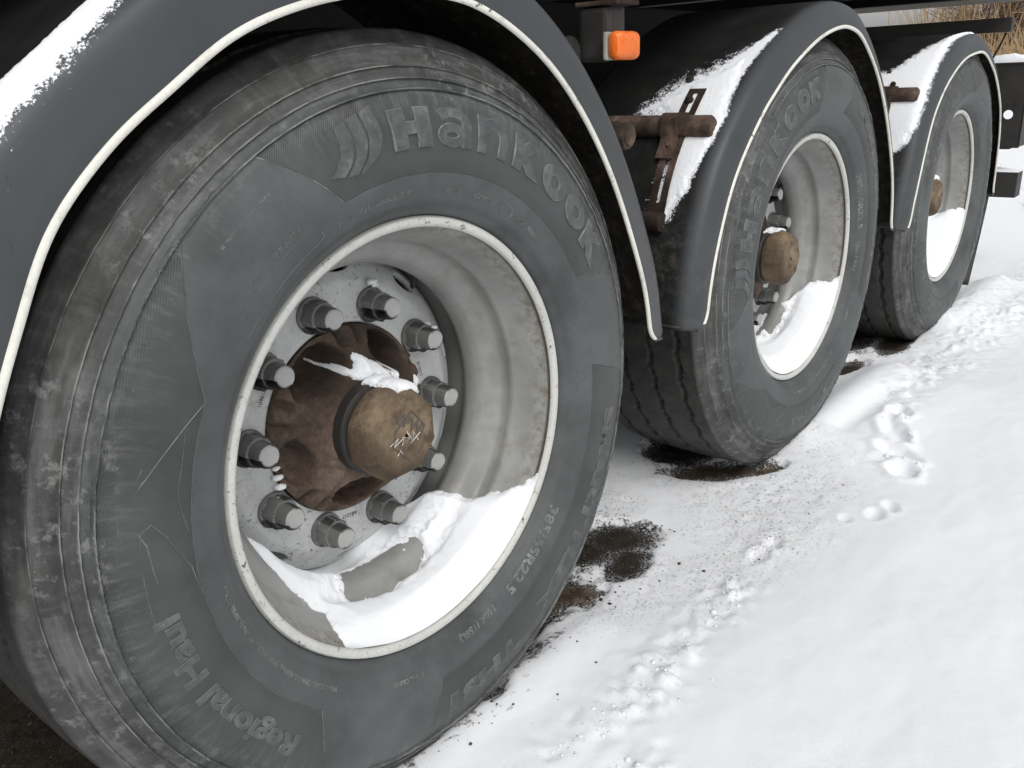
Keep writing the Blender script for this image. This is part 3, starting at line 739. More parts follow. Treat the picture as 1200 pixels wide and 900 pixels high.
def nut_parts():
    bm = bmesh.new()
    def ring(r, y, n=48, hexr=None):
        out = []
        for k in range(n):
            a = 2*math.pi*k/n
            rad = r if hexr is None else hexr*math.cos(math.pi/6)/math.cos(((a+math.pi/6) % (math.pi/3))-math.pi/6)
            if hexr is not None: rad = min(rad, r)
            out.append(bm.verts.new((rad*math.cos(a), y, rad*math.sin(a))))
        return out
    rows = [ring(.0258, .0), ring(.0262, -.002), ring(.0257, -.005), ring(.0215, -.0055), ring(.0235, -.0065, hexr=.0235), ring(.0235, -.0235, hexr=.0235), ring(.0208, -.0270, hexr=.0235),
            ring(.0172, -.0275), ring(.0172, -.0285), ring(.0165, -.045), ring(.0155, -.0485), ring(.0138, -.0500), ring(.0030, -.0502)]
    for A, B in zip(rows, rows[1:]):
        for k in range(48): bm.faces.new((A[k], A[(k+1) % 32], B[(k+1) % 32], B[k]))
    bm.faces.new(rows[-1])
    bmesh.ops.recalc_face_normals(bm, faces=bm.faces[:])
    me = bpy.data.meshes.new('wheel_nut'); bm.to_mesh(me); bm.free(); me.materials.append(M['nut']); me.materials.append(M['nut_tip'])
    me.polygons.foreach_set('material_index', [1 if p.center[1] < -.0484 else 0 for p in me.polygons])
    me.polygons.foreach_set('use_smooth', [True]*len(me.polygons)); me.set_sharp_from_angle(angle=R(28))
    return me
NUT_ME = nut_parts()
# hub casting with pockets
POCK = [(124, .107, 22, .026, .058), (52, .109, 20, .024, .058), (-20, .109, 19, .023, .055), (-90, .108, 27, .026, .066), (-164, .112, 17, .018, .034)]
LOBES = (88, 160, -132, -52, 16)
def hub_grid():
    n = 360; rs = np.concatenate([np.linspace(.050, .066, 4), np.linspace(.068, .1385, 44), [.1395]])
    th = np.arange(n)*1.0; T, Rr = np.meshgrid(th, rs, indexing='ij')
    y = .102+.050*sstep(.058, .142, Rr)**.9
    for a, r0, sa, sr, d in POCK:
        du = (T-a+180) % 360-180
        q = (du/sa)**2+((Rr-r0)/sr)**2+.30*fbm(T*.07+a, Rr*60, 0, 3, 17)
        y = y + d*(1-sstep(.30, 1.30, q))*(1-sstep(.1315, .1365, Rr))
    for a in LOBES:        # raised lobes with a pair of cast notches at the rim
        du = (T-a+180) % 360-180
        y = y-.014*np.exp(-(du/17)**4-((Rr-.124)/.022)**2)
        for off in (-7, 7): y = y+.016*np.exp(-((du-off)/2.6)**2)*sstep(.112, .120, Rr)
        y = y-.006*np.exp(-(du/5)**2)*sstep(.07, .085, Rr)*(1-sstep(.105, .12, Rr))
    y = y + .0009*fbm(T*.15, Rr*150, 0, 3, 9)
    y[:, -1] = .190
    return np.stack([Rr*np.cos(np.radians(T)), y, Rr*np.sin(np.radians(T))], -1)
hobj = grid_mesh('hub', hub_grid(), True, M['rust'], sharp=60); HUB_ME = hobj.data; bpy.data.objects.remove(hobj)
def cap_mesh():
    n = 96; th = np.arange(n)*2*np.pi/n
    def poly(rc, blend):
        a = (th+math.pi/8) % (math.pi/4)-math.pi/8
        oct_ = rc*math.cos(math.pi/8)/np.cos(a)
        return oct_*blend+rc*.955*(1-blend)
    rows = [(.0700, .112, 0), (.0715, .106, 0), (.0715, .088, 0), (.0700, .0855, 0), (.0655, .084, 0), (.0665, .080, .2), (.0695, .074, .8), (.0695, .054, 1), (.0660, .0440, 1), (.0600, .0350, 1), (.0560, .0318, 1), (.0535, .0312, 1), (.030, .0308, 1), (.004, .0306, 1)]
    P = np.zeros((n, len(rows), 3))
    for j, (rc, y, b) in enumerate(rows):
        rr_ = poly(rc, b); P[:, j, 0] = rr_*np.cos(th); P[:, j, 2] = rr_*np.sin(th); P[:, j, 1] = y
    return P
CP = cap_mesh()
cobj = grid_mesh('hub_cap', CP, True, M['caprust'], sharp=24); CAP_ME = cobj.data; bpy.data.objects.remove(cobj)
CAP_ME.materials.append(M['black_steel'])
pc = np.array([p.center[1] for p in CAP_ME.polygons]); CAP_ME.polygons.foreach_set('material_index', (pc > .081).astype(np.int32))
# flat text helper for marks: mesh in plane y=const, reading for a viewer at -Y
def flat_text(s, size, x, z, y, rot, mat, parent, name='stamped_number', bold=0.0, ext=.0002):
    me = text_mesh(s, size, bold, ext, 0)
    vs = [v.co.copy() for v in me.vertices]; cx = (min(v.x for v in vs)+max(v.x for v in vs))/2; cy = (min(v.y for v in vs)+max(v.y for v in vs))/2
    c, s_ = math.cos(rot), math.sin(rot)
    for v in me.vertices:
        u, w_ = v.co.x-cx, v.co.y-cy; v.co = (x+u*c-w_*s_, y-v.co.z, z+u*s_+w_*c)
    me.update(); return add(name, me, mat, parent)
WL = ['nearest wheel, rusty hub exposed, snow lying in the rim', 'middle wheel, hub cap showing and snow in the rim', 'rear wheel, seen edge-on under the last mudguard']
wheels = []
for i, (ox, oy, oz) in enumerate(OFF):
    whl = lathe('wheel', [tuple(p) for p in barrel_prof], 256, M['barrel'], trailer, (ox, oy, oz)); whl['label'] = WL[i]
    wheels.append(whl)
    t = add('tyre', TYRE_ME, None, whl); t.rotation_euler = (0, -R(TROT[i]), 0)
    l = add('raised_lettering', LET_ME, None, whl); l.rotation_euler = (0, -R(TROT[i]), 0)
    lathe('rim_flange', flange_prof, 256, M['flange'], whl)
    d = add('wheel_disc', DISC2, None, whl); d.rotation_euler = (0, -R(DROT[i]), 0)
    h = add('hub', HUB_ME, None, whl); h.rotation_euler = (0, -R(DROT[i]), 0)
    c = add('hub_cap', CAP_ME, None, whl); c.rotation_euler = (0, -R(DROT[i]*2), 0)
    lathe('brake_drum', [(.02, .24), (.20, .24), (.215, .25), (.215, .42), (.02, .43)], 64, M['chassis'], whl)
    for k in range(10):
        a = math.radians(104-36*k+DROT[i])
        nn = add('wheel_nut', NUT_ME, None, whl, (.1675*math.cos(a), .1560, .1675*math.sin(a))); nn.rotation_euler = (0, random.uniform(0, 1), 0)
    a = R(46+DROT[i]*1.0)
    bm = bmesh.new()
    bm_tube(bm, [(.2400*math.cos(a+.21), .120, .2400*math.sin(a+.21)), (.2330*math.cos(a+.12), .138, .2330*math.sin(a+.12)), (.2240*math.cos(a), .163, .2240*math.sin(a))], [.0062, .0052, .0036], 10)
    bm_tube(bm, [(.2408*math.cos(a+.22), .117, .2408*math.sin(a+.22)), (.2385*math.cos(a+.19), .123, .2385*math.sin(a+.19))], .0095, 6)
    bm_obj('tyre_valve', bm, M['black_steel'], whl, smooth=True, sharp=30)
    if i < 2:
        for s_, ang in (('109018', 152), ('013517', 12), ('4503', -56), ('AB1217', -96)):
            t_ = R(ang+DROT[i]); flat_text(s_, .0085, .153*math.cos(t_), .153*math.sin(t_), .1556, t_-math.pi/2, M['mark'], whl)
cx0 = wheels[0]
flat_text('BPW', .024, .008, .016, .0300, R(-38), M['scratch_dark'], cx0, 'cap_emblem', .0005, .0006)
bm = bmesh.new()
for pts in ([(-.020, .012), (.012, .034), (.034, .006)], [(-.020, .012), (-.026, -.008), (.002, -.036)], [(.034, .006), (.010, -.030)], [(-.010, -.022), (.016, -.002)]):
    bm_tube(bm, [(x, .0299, z) for x, z in pts], .0010, 5)
bm_obj('cap_emblem', bm, M['scratch_dark'], cx0)
bm = bmesh.new()
for pts in ([(-.032, .000), (-.016, .006), (-.026, -.004), (-.006, .004), (-.010, -.006)], [(-.008, .006), (.004, .000), (.000, .012), (.010, -.006), (.012, .008), (.020, -.008)], [(-.020, -.018), (-.014, -.012), (-.010, -.020)], [(.0, -.01), (.024, .002)]):
    bm_tube(bm, [(x, .0298, z-.004) for x, z in pts], .00065, 5)
bm_obj('scratch_mark', bm, M['scratch'], cx0)

# ---------------------------------------------------------------- mudguards
def poly_sd(u, v, poly):
    """signed distance (positive inside) of points to a polygon"""
    u = np.asarray(u, float); v = np.asarray(v, float)
    d = np.full(u.shape, 1e9); ins = np.zeros(u.shape, bool); n = len(poly)
    for i in range(n):
        x0, y0 = poly[i]; x1, y1 = poly[(i+1) % n]
        dx, dy = x1-x0, y1-y0
        t = np.clip(((u-x0)*dx+(v-y0)*dy)/(dx*dx+dy*dy+1e-12), 0, 1)
        d = np.minimum(d, np.hypot(u-x0-t*dx, v-y0-t*dy))
        c = ((y0 > v) != (y1 > v)) & (u < (x1-x0)*(v-y0)/((y1-y0) if abs(y1-y0) > 1e-12 else 1e-12)+x0)
        ins ^= c
    return np.where(ins, d, -d)
SNOWPOLY = [
 [(-.014, .20), (-.018, .33), (-.012, .435), (-.014, .461), (-.010, .497), (.000, .533), (.006, .58), (.012, .66), (.060, .66), (.056, .56), (.046, .53), (.035, .506), (.026, .486), (.032, .469), (.034, .42), (.030, .33), (.020, .20)],
 [(.200, .368), (.176, .396), (.141, .424), (.100, .440), (.070, .462), (.040, .488), (.020, .515), (.008, .520), (.014, .479), (.017, .439), (.015, .400), (.006, .355), (.009, .317), (.018, .287), (.024, .257), (.028, .227), (.044, .203), (.052, .176), (.068, .166), (.088, .20), (.094, .33), (.150, .350)],
 [(.30, .38), (.16, .425), (.118, .440), (.099, .462), (.074, .490), (.044, .516), (.03, .545), (.005, .560), (.004, .507), (-.002, .462), (-.006, .402), (-.010, .342), (-.006, .271), (.010, .225), (.040, .198), (.12, .195), (.20, .23), (.30, .30)]]
FUZZ = [.0055, .012, .008]
TRIM = [
 [(-.548, -.030), (-.547, .03), (-.541, .09), (-.523, .152), (-.497, .215), (-.467, .275), (-.424, .351), (-.360, .414), (-.297, .457), (-.229, .500), (-.160, .526), (-.08, .543), (.01, .549), (.099, .543), (.185, .513), (.272, .460), (.352, .382), (.420, .288), (.483, .169), (.515, .09), (.535, -.005)],
 [(-.552, -.035), (-.544, .03), (-.518, .121), (-.457, .244), (-.356, .350), (-.280, .405), (-.206, .449), (-.078, .501), (.043, .525), (.120, .522), (.187, .503), (.297, .435), (.389, .349), (.474, .235), (.525, .140), (.550, .06), (.562, -.020)],
 [(-.552, -.035), (-.535, .03), (-.506, .111), (-.440, .270), (-.375, .345), (-.288, .403), (-.144, .459), (.033, .480), (.120, .474), (.205, .447), (.310, .400), (.405, .334), (.468, .270), (.515, .17), (.535, .05), (.542, -.065)],
]
NSH = [.075, .057, .060]
GL = ['front mudguard over the nearest wheel, snow strip along its top', 'middle mudguard, snow frosted on its front face', 'rear mudguard with a mud flap below']
def shell_section(nn):
    # (n outward, y) from the trim lip round the shoulder to the inner edge
    return catmull([(.0, .0), (.012, .0010), (.024, .0035), (nn*.62, .0085), (nn*.82, .0150), (nn*.93, .026), (nn*.985, .042), (nn, .065), (nn, .12), (nn, .20), (nn, .30), (nn, .385)], 4)
shells = []
def build_guard(i):
    ox, oy, oz = OFF[i]; nn = NSH[i]
    path = catmull(TRIM[i], 8)
    d = np.concatenate([[0], np.cumsum(np.hypot(*np.diff(path, axis=0).T))]); S = np.arange(0, d[-1], .006)
    path = np.stack([np.interp(S, d, path[:, 0]), np.interp(S, d, path[:, 1])], 1)
    k_ = np.array([.25, .5, .25])
    for _ in range(14):
        p2 = path.copy(); p2[1:-1] = .25*path[:-2]+.5*path[1:-1]+.25*path[2:]; path = p2
    tan = np.gradient(path, axis=0); tan /= np.hypot(tan[:, 0], tan[:, 1])[:, None]
    nor = np.stack([-tan[:, 1], tan[:, 0]], 1)
    # orient outward
    if (nor*path).sum() < 0: nor = -nor
    sec = shell_section(nn); qs = np.concatenate([[0], np.cumsum(np.hypot(*np.diff(sec, axis=0).T))]); q5 = np.arange(0, qs[-1], .005)
    sec = np.stack([np.interp(q5, qs, sec[:, 0]), np.interp(q5, qs, sec[:, 1])], 1)
    L = S[-1]
    end = np.minimum(S, L-S)
    lip = np.where(end < .045, nn*.55*(1-np.sqrt(np.clip(1-(1-end/.045)**2, 0, 1))), 0)
    P = np.zeros((len(path), len(sec), 3))
    for j, (n_, y_) in enumerate(sec):
        ne = np.maximum(n_, lip)
        P[:, j, 0] = path[:, 0]+nor[:, 0]*ne; P[:, j, 2] = path[:, 1]+nor[:, 1]*ne; P[:, j, 1] = -.03+y_
    fd = poly_sd(P[..., 1], P[..., 2], SNOWPOLY[i]); fd = np.where((P[..., 0] < (.12 if i else .3)), fd, -1.0)
    fw = FUZZ[i]*(.45+1.6*sstep(.02, .12, P[..., 1])) if i == 1 else FUZZ[i]+0*fd
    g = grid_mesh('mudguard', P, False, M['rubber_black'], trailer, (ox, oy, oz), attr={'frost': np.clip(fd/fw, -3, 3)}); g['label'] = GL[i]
    g.data.materials.append(M['guard_inner'])
    sol = g.modifiers.new('thickness', 'SOLIDIFY'); sol.thickness = .005; sol.offset = 0; sol.use_even_offset = False
    sol.material_offset = 0
    shells.append((path, nor, sec, S))
    # dirty liner inside
    Q = P.copy()
    for j, (n_, y_) in enumerate(sec):
        ne = np.maximum(n_, lip)-.0045
        Q[:, j, 0] = path[:, 0]+nor[:, 0]*ne; Q[:, j, 2] = path[:, 1]+nor[:, 1]*ne; Q[:, j, 1] = -.03+y_+.0035
    Q = Q[3:-3, 2:]
    Q = Q + .0015*fbm(Q[..., 0]*30, Q[..., 1]*30, Q[..., 2]*30, 3, 5)[..., None]*0
    grid_mesh('dirty_liner', Q, False, M['guard_inner'], g)
    # white edge trim: flat bead along the lip
    lipn = lip
    c2 = np.stack([path[:, 0]+nor[:, 0]*(lipn+.001), path[:, 1]+nor[:, 1]*(lipn+.001)], 1)
    if i == 0: wn, wy = .0043, .0040
    else: wn, wy = .0042, .0038
    m_ = 10; T = np.zeros((len(path), m_+1, 3))
    for k in range(m_+1):
        a = 2*math.pi*k/m_
        T[:, k, 0] = c2[:, 0]+nor[:, 0]*wn*math.cos(a); T[:, k, 2] = c2[:, 1]+nor[:, 1]*wn*math.cos(a); T[:, k, 1] = -.0315+wy*math.sin(a)
    e0 = 0 if i == 0 else 2; e1 = len(path)-2
    grid_mesh('edge_trim', T[e0:e1], False, M['trim'], g)
    # bottom stiffening seam on both ends
    for q, sg in ((1, 1), (len(path)-2, -1)):
        bm = bmesh.new(); pts = [tuple(P[q, j]+np.array([nor[q, 0]*.002, 0, nor[q, 1]*.002])) for j in range(12, len(sec), 4)]
        bm_tube(bm, pts, .0032, 6); bm_obj('end_bead', bm, M['black_steel'], g, smooth=True)
    return g
guards = [build_guard(i) for i in range(3)]
# mud flap under the last guard
ox, oy, oz = OFF[2]
bm = bmesh.new()
fl = [(.600, -.03, -.02), (.597, .35, -.02), (.545, .35, -.30), (.535, -.03, -.32)]
path, nor, sec, S = shells[2]
x0, z0 = path[-1]+nor[-1]*NSH[2]
P = np.zeros((20, 12, 3))
for a in range(20):
    for b in range(12):
        t = a/19; P[a, b] = (x0+.004+(-.16)*t**1.3, -.010+.37*b/11, z0+.05-.40*t)
mf = grid_mesh('mud_flap', P, False, M['black_steel'], guards[2]); s_ = mf.modifiers.new('s', 'SOLIDIFY'); s_.thickness = .012

# ---------------------------------------------------------------- support tubes, clamps
def support(ix, w1x):
    ox, oy, oz = OFF[ix]
    # tube touching the front face of the following guard
    tx, tz = ox+.850, oz+.352
    t1 = tube('support_tube', [(tx, .030, tz), (tx, .033, tz), (tx, .70, tz)], [.0200, .0218, .0218], M['strap'], trailer, 24)
    # end plate hollow look
    tube('tube_end', [(tx, .0265, tz), (tx, .0305, tz)], [.0165, .0190], M['strap'], t1, 24)
    # clamp saddle
    yc = .112
    bm = bmesh.new(); n = 20; rows = []
    for yy in (yc-.022, yc+.022):
        rows.append([[ (tx+rad*math.cos(a), yy, tz+rad*math.sin(a)) for a in np.linspace(R(-95), R(215), n)] for rad in (.0222, .0268)])
    V = []; F = []
    for y_i in range(2):
        for r_i in range(2):
            V += rows[y_i][r_i]
    def idx(y_i, r_i, k): return (y_i*2+r_i)*n+k
    for k in range(n-1):
        F += [(idx(0, 1, k), idx(1, 1, k), idx(1, 1, k+1), idx(0, 1, k+1)), (idx(0, 0, k), idx(0, 1, k), idx(0, 1, k+1), idx(0, 0, k+1)), (idx(1, 0, k), idx(1, 1, k), idx(1, 1, k+1), idx(1, 0, k+1)), (idx(0, 0, k), idx(1, 0, k), idx(1, 0, k+1), idx(0, 0, k+1))]
    mk('clamp', V, F, M['strap'], t1, smooth=True, sharp=40)
    return t1
sup = [support(0, .5), support(1, .5)]
for ix in (0, 1):
    ox, oy, oz = OFF[ix]
    a = tube('support_tube', [(ox+.555, oy+.030, oz+.356), (ox+.555, oy+.033, oz+.356), (ox+.555, .7, oz+.356)], [.0205, .023, .023], M['strap'], trailer, 24)
    tube('tube_end', [(ox+.555, oy+.0265, oz+.356), (ox+.555, oy+.0305, oz+.356)], [.016, .018], M['strap'], a, 20)
# slotted strap lying on the guard's front face, following its curve
def strap(ix):
    ox, oy, oz = OFF[ix+1]
    path, nor, sec, S = shells[ix+1]; nn = NSH[ix+1]
    def at(z, y, lift):
        k = np.argmin(np.abs(path[:len(path)//2, 1]+nor[:len(path)//2, 1]*nn-(z)))
        p_ = path[k]+nor[k]*(nn+lift); return Vector((ox+p_[0], oy+y, oz+p_[1])), Vector((nor[k, 0], 0, nor[k, 1]))
    zs = np.linspace(.405, .170, 24); ys = np.linspace(.092, .082, 24)
    L_ = []; 
    V, F = [], []
    hw = .0190; sl = .0050
    for z, y in zip(zs, ys):
        pc_, n_ = at(z, y, .004)
        for off in (-hw, -sl, sl, hw):
            for lf in (0, .005): V.append(pc_+Vector((0, off, 0))+n_*lf)
    def id_(k, o, l): return k*8+o*2+l
    for k in range(23):
        slot = (1 <= k <= 3) or (9 <= k <= 19)
        for o in range(3):
            if o == 1 and slot: continue
            F.append((id_(k, o, 1), id_(k, o+1, 1), id_(k+1, o+1, 1), id_(k+1, o, 1)))
            F.append((id_(k, o, 0), id_(k+1, o, 0), id_(k+1, o+1, 0), id_(k, o+1, 0)))
        for o in (0, 3): F.append((id_(k, o, 0), id_(k, o, 1), id_(k+1, o, 1), id_(k+1, o, 0)))
        if slot:
            for o in (1, 2): F.append((id_(k, o, 0), id_(k, o, 1), id_(k+1, o, 1), id_(k+1, o, 0)))
    for k in (0, 23): F.append((id_(k, 0, 0), id_(k, 3, 0), id_(k, 3, 1), id_(k, 0, 1)))
    s_ = mk('slotted_strap', V, F, M['strap'], sup[ix])
    # lower rounded knuckle and bolts
    bm = bmesh.new()
    pc_, n_ = at(.165, .085, .012); bm_tube(bm, [pc_-Vector((0, .024, 0)), pc_+Vector((0, .024, 0))], .019, 14)
    bm_obj('strap_knuckle', bm, M['strap'], sup[ix], smooth=True, sharp=40)
    for z, y in ((.300, .092), (.385, .097)):
        pc_, n_ = at(z, y, .006); bm = bmesh.new(); bm_tube(bm, [pc_, pc_+n_*.010], .0085, 6); bm_tube(bm, [pc_+n_*.010, pc_+n_*.014], .005, 8)
        bm_obj('bolt', bm, M['strap'], sup[ix])
    pc_, n_ = at(.424, .128, .000); gl_ = guards[ix+1].location
    bm = bmesh.new(); bm_tube(bm, [pc_-gl_, pc_+n_*.008-gl_], .0085, 14); bm_tube(bm, [pc_+n_*.008-gl_, pc_+n_*.013-gl_], .0055, 6)
    bm_obj('guard_bolt', bm, M['black_steel'], guards[ix+1], smooth=False)
    # flat tongue from the clamp down onto the strap
    V = []; F = []
    pts = []
    tx, tz = OFF[ix][0]+.850-ox, .352
    for x_, z_, nx2, nz2 in ((tx-.0265, tz+.010, -1, 0), (tx-.0275, tz-.006, -1, 0), (tx-.024, tz-.022, -.95, -.2)):
        pts.append((Vector((ox+x_, oy+.098, oz+z_)), Vector((nx2, 0, nz2))))
    for z, lf in ((.312, .016), (.300, .0115), (.276, .0100)):
        pc_, n_ = at(z, .096, lf); pts.append((pc_, n_))
    for pc_, n_ in pts:
        for off in (-.0185, .0185):
            for lf in (0, .004): V.append(pc_+Vector((0, off, 0))+n_*lf)
    for k in range(len(pts)-1):
        b = k*4
        F += [(b, b+2, b+6, b+4), (b+1, b+5, b+7, b+3), (b, b+4, b+5, b+1), (b+2, b+3, b+7, b+6)]
    F += [(0, 1, 3, 2), (len(V)-4, len(V)-2, len(V)-1, len(V)-3)]
    mk('clamp_tongue', V, F, M['strap'], sup[ix], smooth=True, sharp=60)
strap(0); strap(1)

# ---------------------------------------------------------------- side marker lamp
lx, ly, lz = .515, .020, .497
br = box('lamp_bracket', (lx+.016, ly+.040, lz+.036), (.042, .050, .052), M['black_steel'], trailer, bev=.008)
br['label'] = 'black side marker lamp bracket with rusty top plate'
def child_box(name, c, s, mat, par, bev, rot=None):
    o = box(name, (c[0]-par.location.x, c[1]-par.location.y, c[2]-par.location.z), s, mat, par, rot, bev); return o
child_box('top_plate', (lx+.008, ly+.032, lz+.064), (.066, .080, .007), M['strap'], br, .002)
child_box('lamp_base', (lx-.002, ly+.0085, lz), (.066, .007, .042), M['lamp_base'], br, .003)
child_box('holder_plate', (lx-.012, ly+.040, lz+.018), (.020, .055, .082), M['black_steel'], br, .008)
bm = bmesh.new(); bm_box(bm, (0, 0, 0), (.067, .026, .043), None, .0)
bmesh.ops.bevel(bm, geom=bm.edges[:], offset=.0115, segments=5, profile=.5, affect='EDGES')
lens = bm_obj('lamp_lens', bm, M['orange'], br, (lx-br.location.x, ly-.006-br.location.y, lz-br.location.z), True)
tube('lamp_arm', [(-.10-.0, .0, 0), (.0, 0, 0)], .001, M['chassis'], br) if False else None
tb = tube('support_tube', [(lx-.02, .105, lz-.01), (lx-.02, .9, lz-.01)], .030, M['black_steel'], trailer, 20); tb['label'] = 'black tube carrying the marker lamp bracket'

# ---------------------------------------------------------------- chassis
box('chassis_rail', (-.05, .66, .33), (6.7, .10, .60), M['chassis'], trailer, bev=.004)
box('chassis_rail', (-.05, 1.70, .33), (6.7, .10, .60), M['chassis'], trailer, bev=.004)
box('deck', (.1, 1.18, .785), (7.0, 2.16, .06), M['chassis'], trailer, bev=.004)
for k in range(12):
    box('cross_member', (-3.0+.57*k, 1.18, .7155), (.06, 2.10, .075), M['chassis'], trailer, bev=.004)
for i in range(3):
    tube('axle_beam', [(OFF[i][0], .43, 0), (OFF[i][0], 1.9, 0)], .07, M['chassis'], trailer, 24)
# rear end
box('rear_cross_beam', (3.82, .98, .593), (.05, 1.70, .060), M['black_steel'], trailer, bev=.004)
tm = box('timber_plank', (3.70, 1.08, .712), (.26, 1.95, .050), M['brownwood'], trailer, bev=.006); tm['label'] = 'weathered plank at the rear of the deck'
box('timber_plank', (3.43, 1.08, .712), (.25, 1.93, .050), M['brownwood'], trailer, bev=.006)
box('side_board', (.45, .115, .76), (6.7, .025, .11), M['brownwood'], trailer, bev=.004)
# lamp plate with a hole
def plate_with_hole(name, x, y0, y1, z0, z1, hy, hz, hr, th, mat, parent):
    n = 32; V = []; F = []
    for xx in (x, x+th):
        for k in range(n):
            a = 2*math.pi*k/n; V.append((xx, hy+hr*math.cos(a), hz+hr*math.sin(a)))
        for k in range(n):
            a = 2*math.pi*k/n; c, s = math.cos(a), math.sin(a)
            t = min(((y1-hy)/c if c > 0 else (y0-hy)/c) if abs(c) > 1e-6 else 1e9, ((z1-hz)/s if s > 0 else (z0-hz)/s) if abs(s) > 1e-6 else 1e9)
            V.append((xx, hy+t*c, hz+t*s))
        
    for l in range(2):
        b = l*2*n
        for k in range(n): k1 = (k+1) % n; F.append((b+k, b+k1, b+n+k1, b+n+k))
    for k in range(n):
        k1 = (k+1) % n; F.append((k, k1, 2*n+k1, 2*n+k)); F.append((n+k, n+k1, 3*n+k1, 3*n+k))
    return mk(name, V, F, mat, parent)
rp = plate_with_hole('rear_plate', 3.80, .035, .55, .070, .428, .095, .215, .020, .008, M['black_steel'], trailer); rp['label'] = 'black rear plate with a round hole'
sh = box('rear_shelf', (3.90, .28, .070), (.20, .42, .012), M['black_steel'], trailer, bev=.002)
box('plate_flange', (3.86, .036, .25), (.12, .008, .35), M['black_steel'], trailer, bev=.002)
box('plate_flange', (3.86, .30, .432), (.13, .53, .008), M['black_steel'], trailer, bev=.002)
box('underrun_bar', (3.86, 1.05, -.095), (.10, 2.06, .115), M['black_steel'], trailer, bev=.004)
box('underrun_bracket', (3.84, .20, -.185), (.05, .12, .065), M['black_steel'], trailer, bev=.003)
tube('underrun_strut', [(3.86, .35, .07), (3.86, .35, -.05)], .03, M['black_steel'], trailer, 12)
tube('hanging_cable', [tuple(p) for p in catmull([(3.83, .155, .56), (3.80, .17, .50), (3.76, .19, .44), (3.70, .21, .395), (3.6, .23, .375)], 5)], .0045, M['chassis'], trailer, 8)
# ---------------------------------------------------------------- SNOW_SECTION
def add_grains(name, pts, rads, mat, label, cat):
    V = []; F = []
    for p, r in zip(pts, rads):
        b = len(V); a = random.random()*6.28
        for (px, py, pz) in ico:
            j = random.uniform(.7, 1.25)
            V.append((p[0]+r*j*(px*math.cos(a)-py*math.sin(a)), p[1]+r*j*(px*math.sin(a)+py*math.cos(a)), p[2]+r*pz*j))
        F += [tuple(b+i for i in f) for f in icf]
    return V, F
# ---- snow lying in the rims
bp = np.array(barrel_prof); bo = np.argsort(bp[:, 1]); by_, br_ = bp[bo, 1], bp[bo, 0]
def rim_snow(i, hi, lo, lens, T0, label, seed):
    ths = np.radians(np.linspace(-172, -8, 420)); ys = np.concatenate([np.linspace(-.001, .02, 10), np.linspace(.022, .205, 84)])
    T, Yy = np.meshgrid(ths, ys, indexing='ij')
    rb = np.interp(Yy, by_, br_)
    rb = np.where(Yy < .0135, np.interp(Yy, [-.001, .0020, .0050, .0095, .0135], [.2852, .2850, .2858, .2852, .2830]), rb)
    h = np.radians(np.interp(Yy, [p[0] for p in hi], [p[1] for p in hi])); l = np.radians(np.interp(Yy, [p[0] for p in lo], [p[1] for p in lo]))
    nz = fbm(T*9+seed, Yy*45, 0, 5, seed, .6)
    ds = np.minimum((h-T)*.255, (T-l)*.255); d = ds+.0065*nz
    if lens:
        tc, yc, st, sy = lens
        q = np.sqrt(((np.degrees(T)-tc)/st)**2+((Yy-yc)/sy)**2)
        ql = (q-1)*.018+.0012*nz; d = np.minimum(d, ql); ds = np.minimum(ds, ql)
    # depth of the snow: deepest low in the rim, following gravity
    core = np.exp(-((np.degrees(T)+72)/46)**2)
    de = ds+.0065*nz*np.exp(-np.maximum(ds, 0)/.010)
    th_ = (T0*.35+T0*core)*(1-np.exp(-np.maximum(de, 0)/.020))+np.clip(d*.45, -.006, .0012)
    rbs = np.interp(Yy, [0, .03, .06, .09, .115, .14, .17, .205], [.284, .273, .262, .247, .234, .232, .233, .234])
    rs = np.minimum(rb, rbs*1.0+.0)-th_*sstep(-.006, .035, Yy)
    inner = sstep(.112, .135, Yy)*(1-sstep(-104, -80, np.degrees(T)))*(1 if lens and i == 0 else 0)
    full = sstep(.002, .040, ds)*(1-inner)
    th_ = th_*(1-.88*inner)
    rs = (rb-th_*sstep(-.012, .035, Yy))*(1-full)+rs*full
    rs = rs-.0007*fbm(T*6, Yy*22, 0, 2, seed+5)*full
    P = np.stack([rs*np.cos(T), Yy, rs*np.sin(T)], -1)
    keep = d > -.012
    o = grid_mesh('rim_snow', P, False, M['snow'], None, OFF[i], keep=keep)
    tag(o, label, 'snow', kind='stuff')
rim_snow(0, [(0, -30), (.02, -36), (.06, -42), (.08, -45), (.118, -50), (.14, -50), (.155, -55), (.175, -66), (.205, -75)],
         [(0, -122), (.02, -125), (.05, -124), (.088, -126), (.10, -140), (.115, -156), (.205, -165)], (-92, .107, 22, .024), .028, 'white snow heaped in the lower half of the nearest wheel rim', 3)
rim_snow(1, [(0, -18), (.03, -24), (.07, -24), (.09, -32), (.10, -40), (.125, -46), (.16, -56), (.205, -70)],
         [(0, -150), (.205, -160)], (-58, .122, 21, .022), .034, 'white snow heaped in the lower half of the middle wheel rim', 13)
rim_snow(2, [(0, -16), (.05, -16), (.08, -20), (.205, -40)], [(0, -155), (.205, -165)], None, .045, 'white snow filling the bottom of the rear wheel rim', 23)
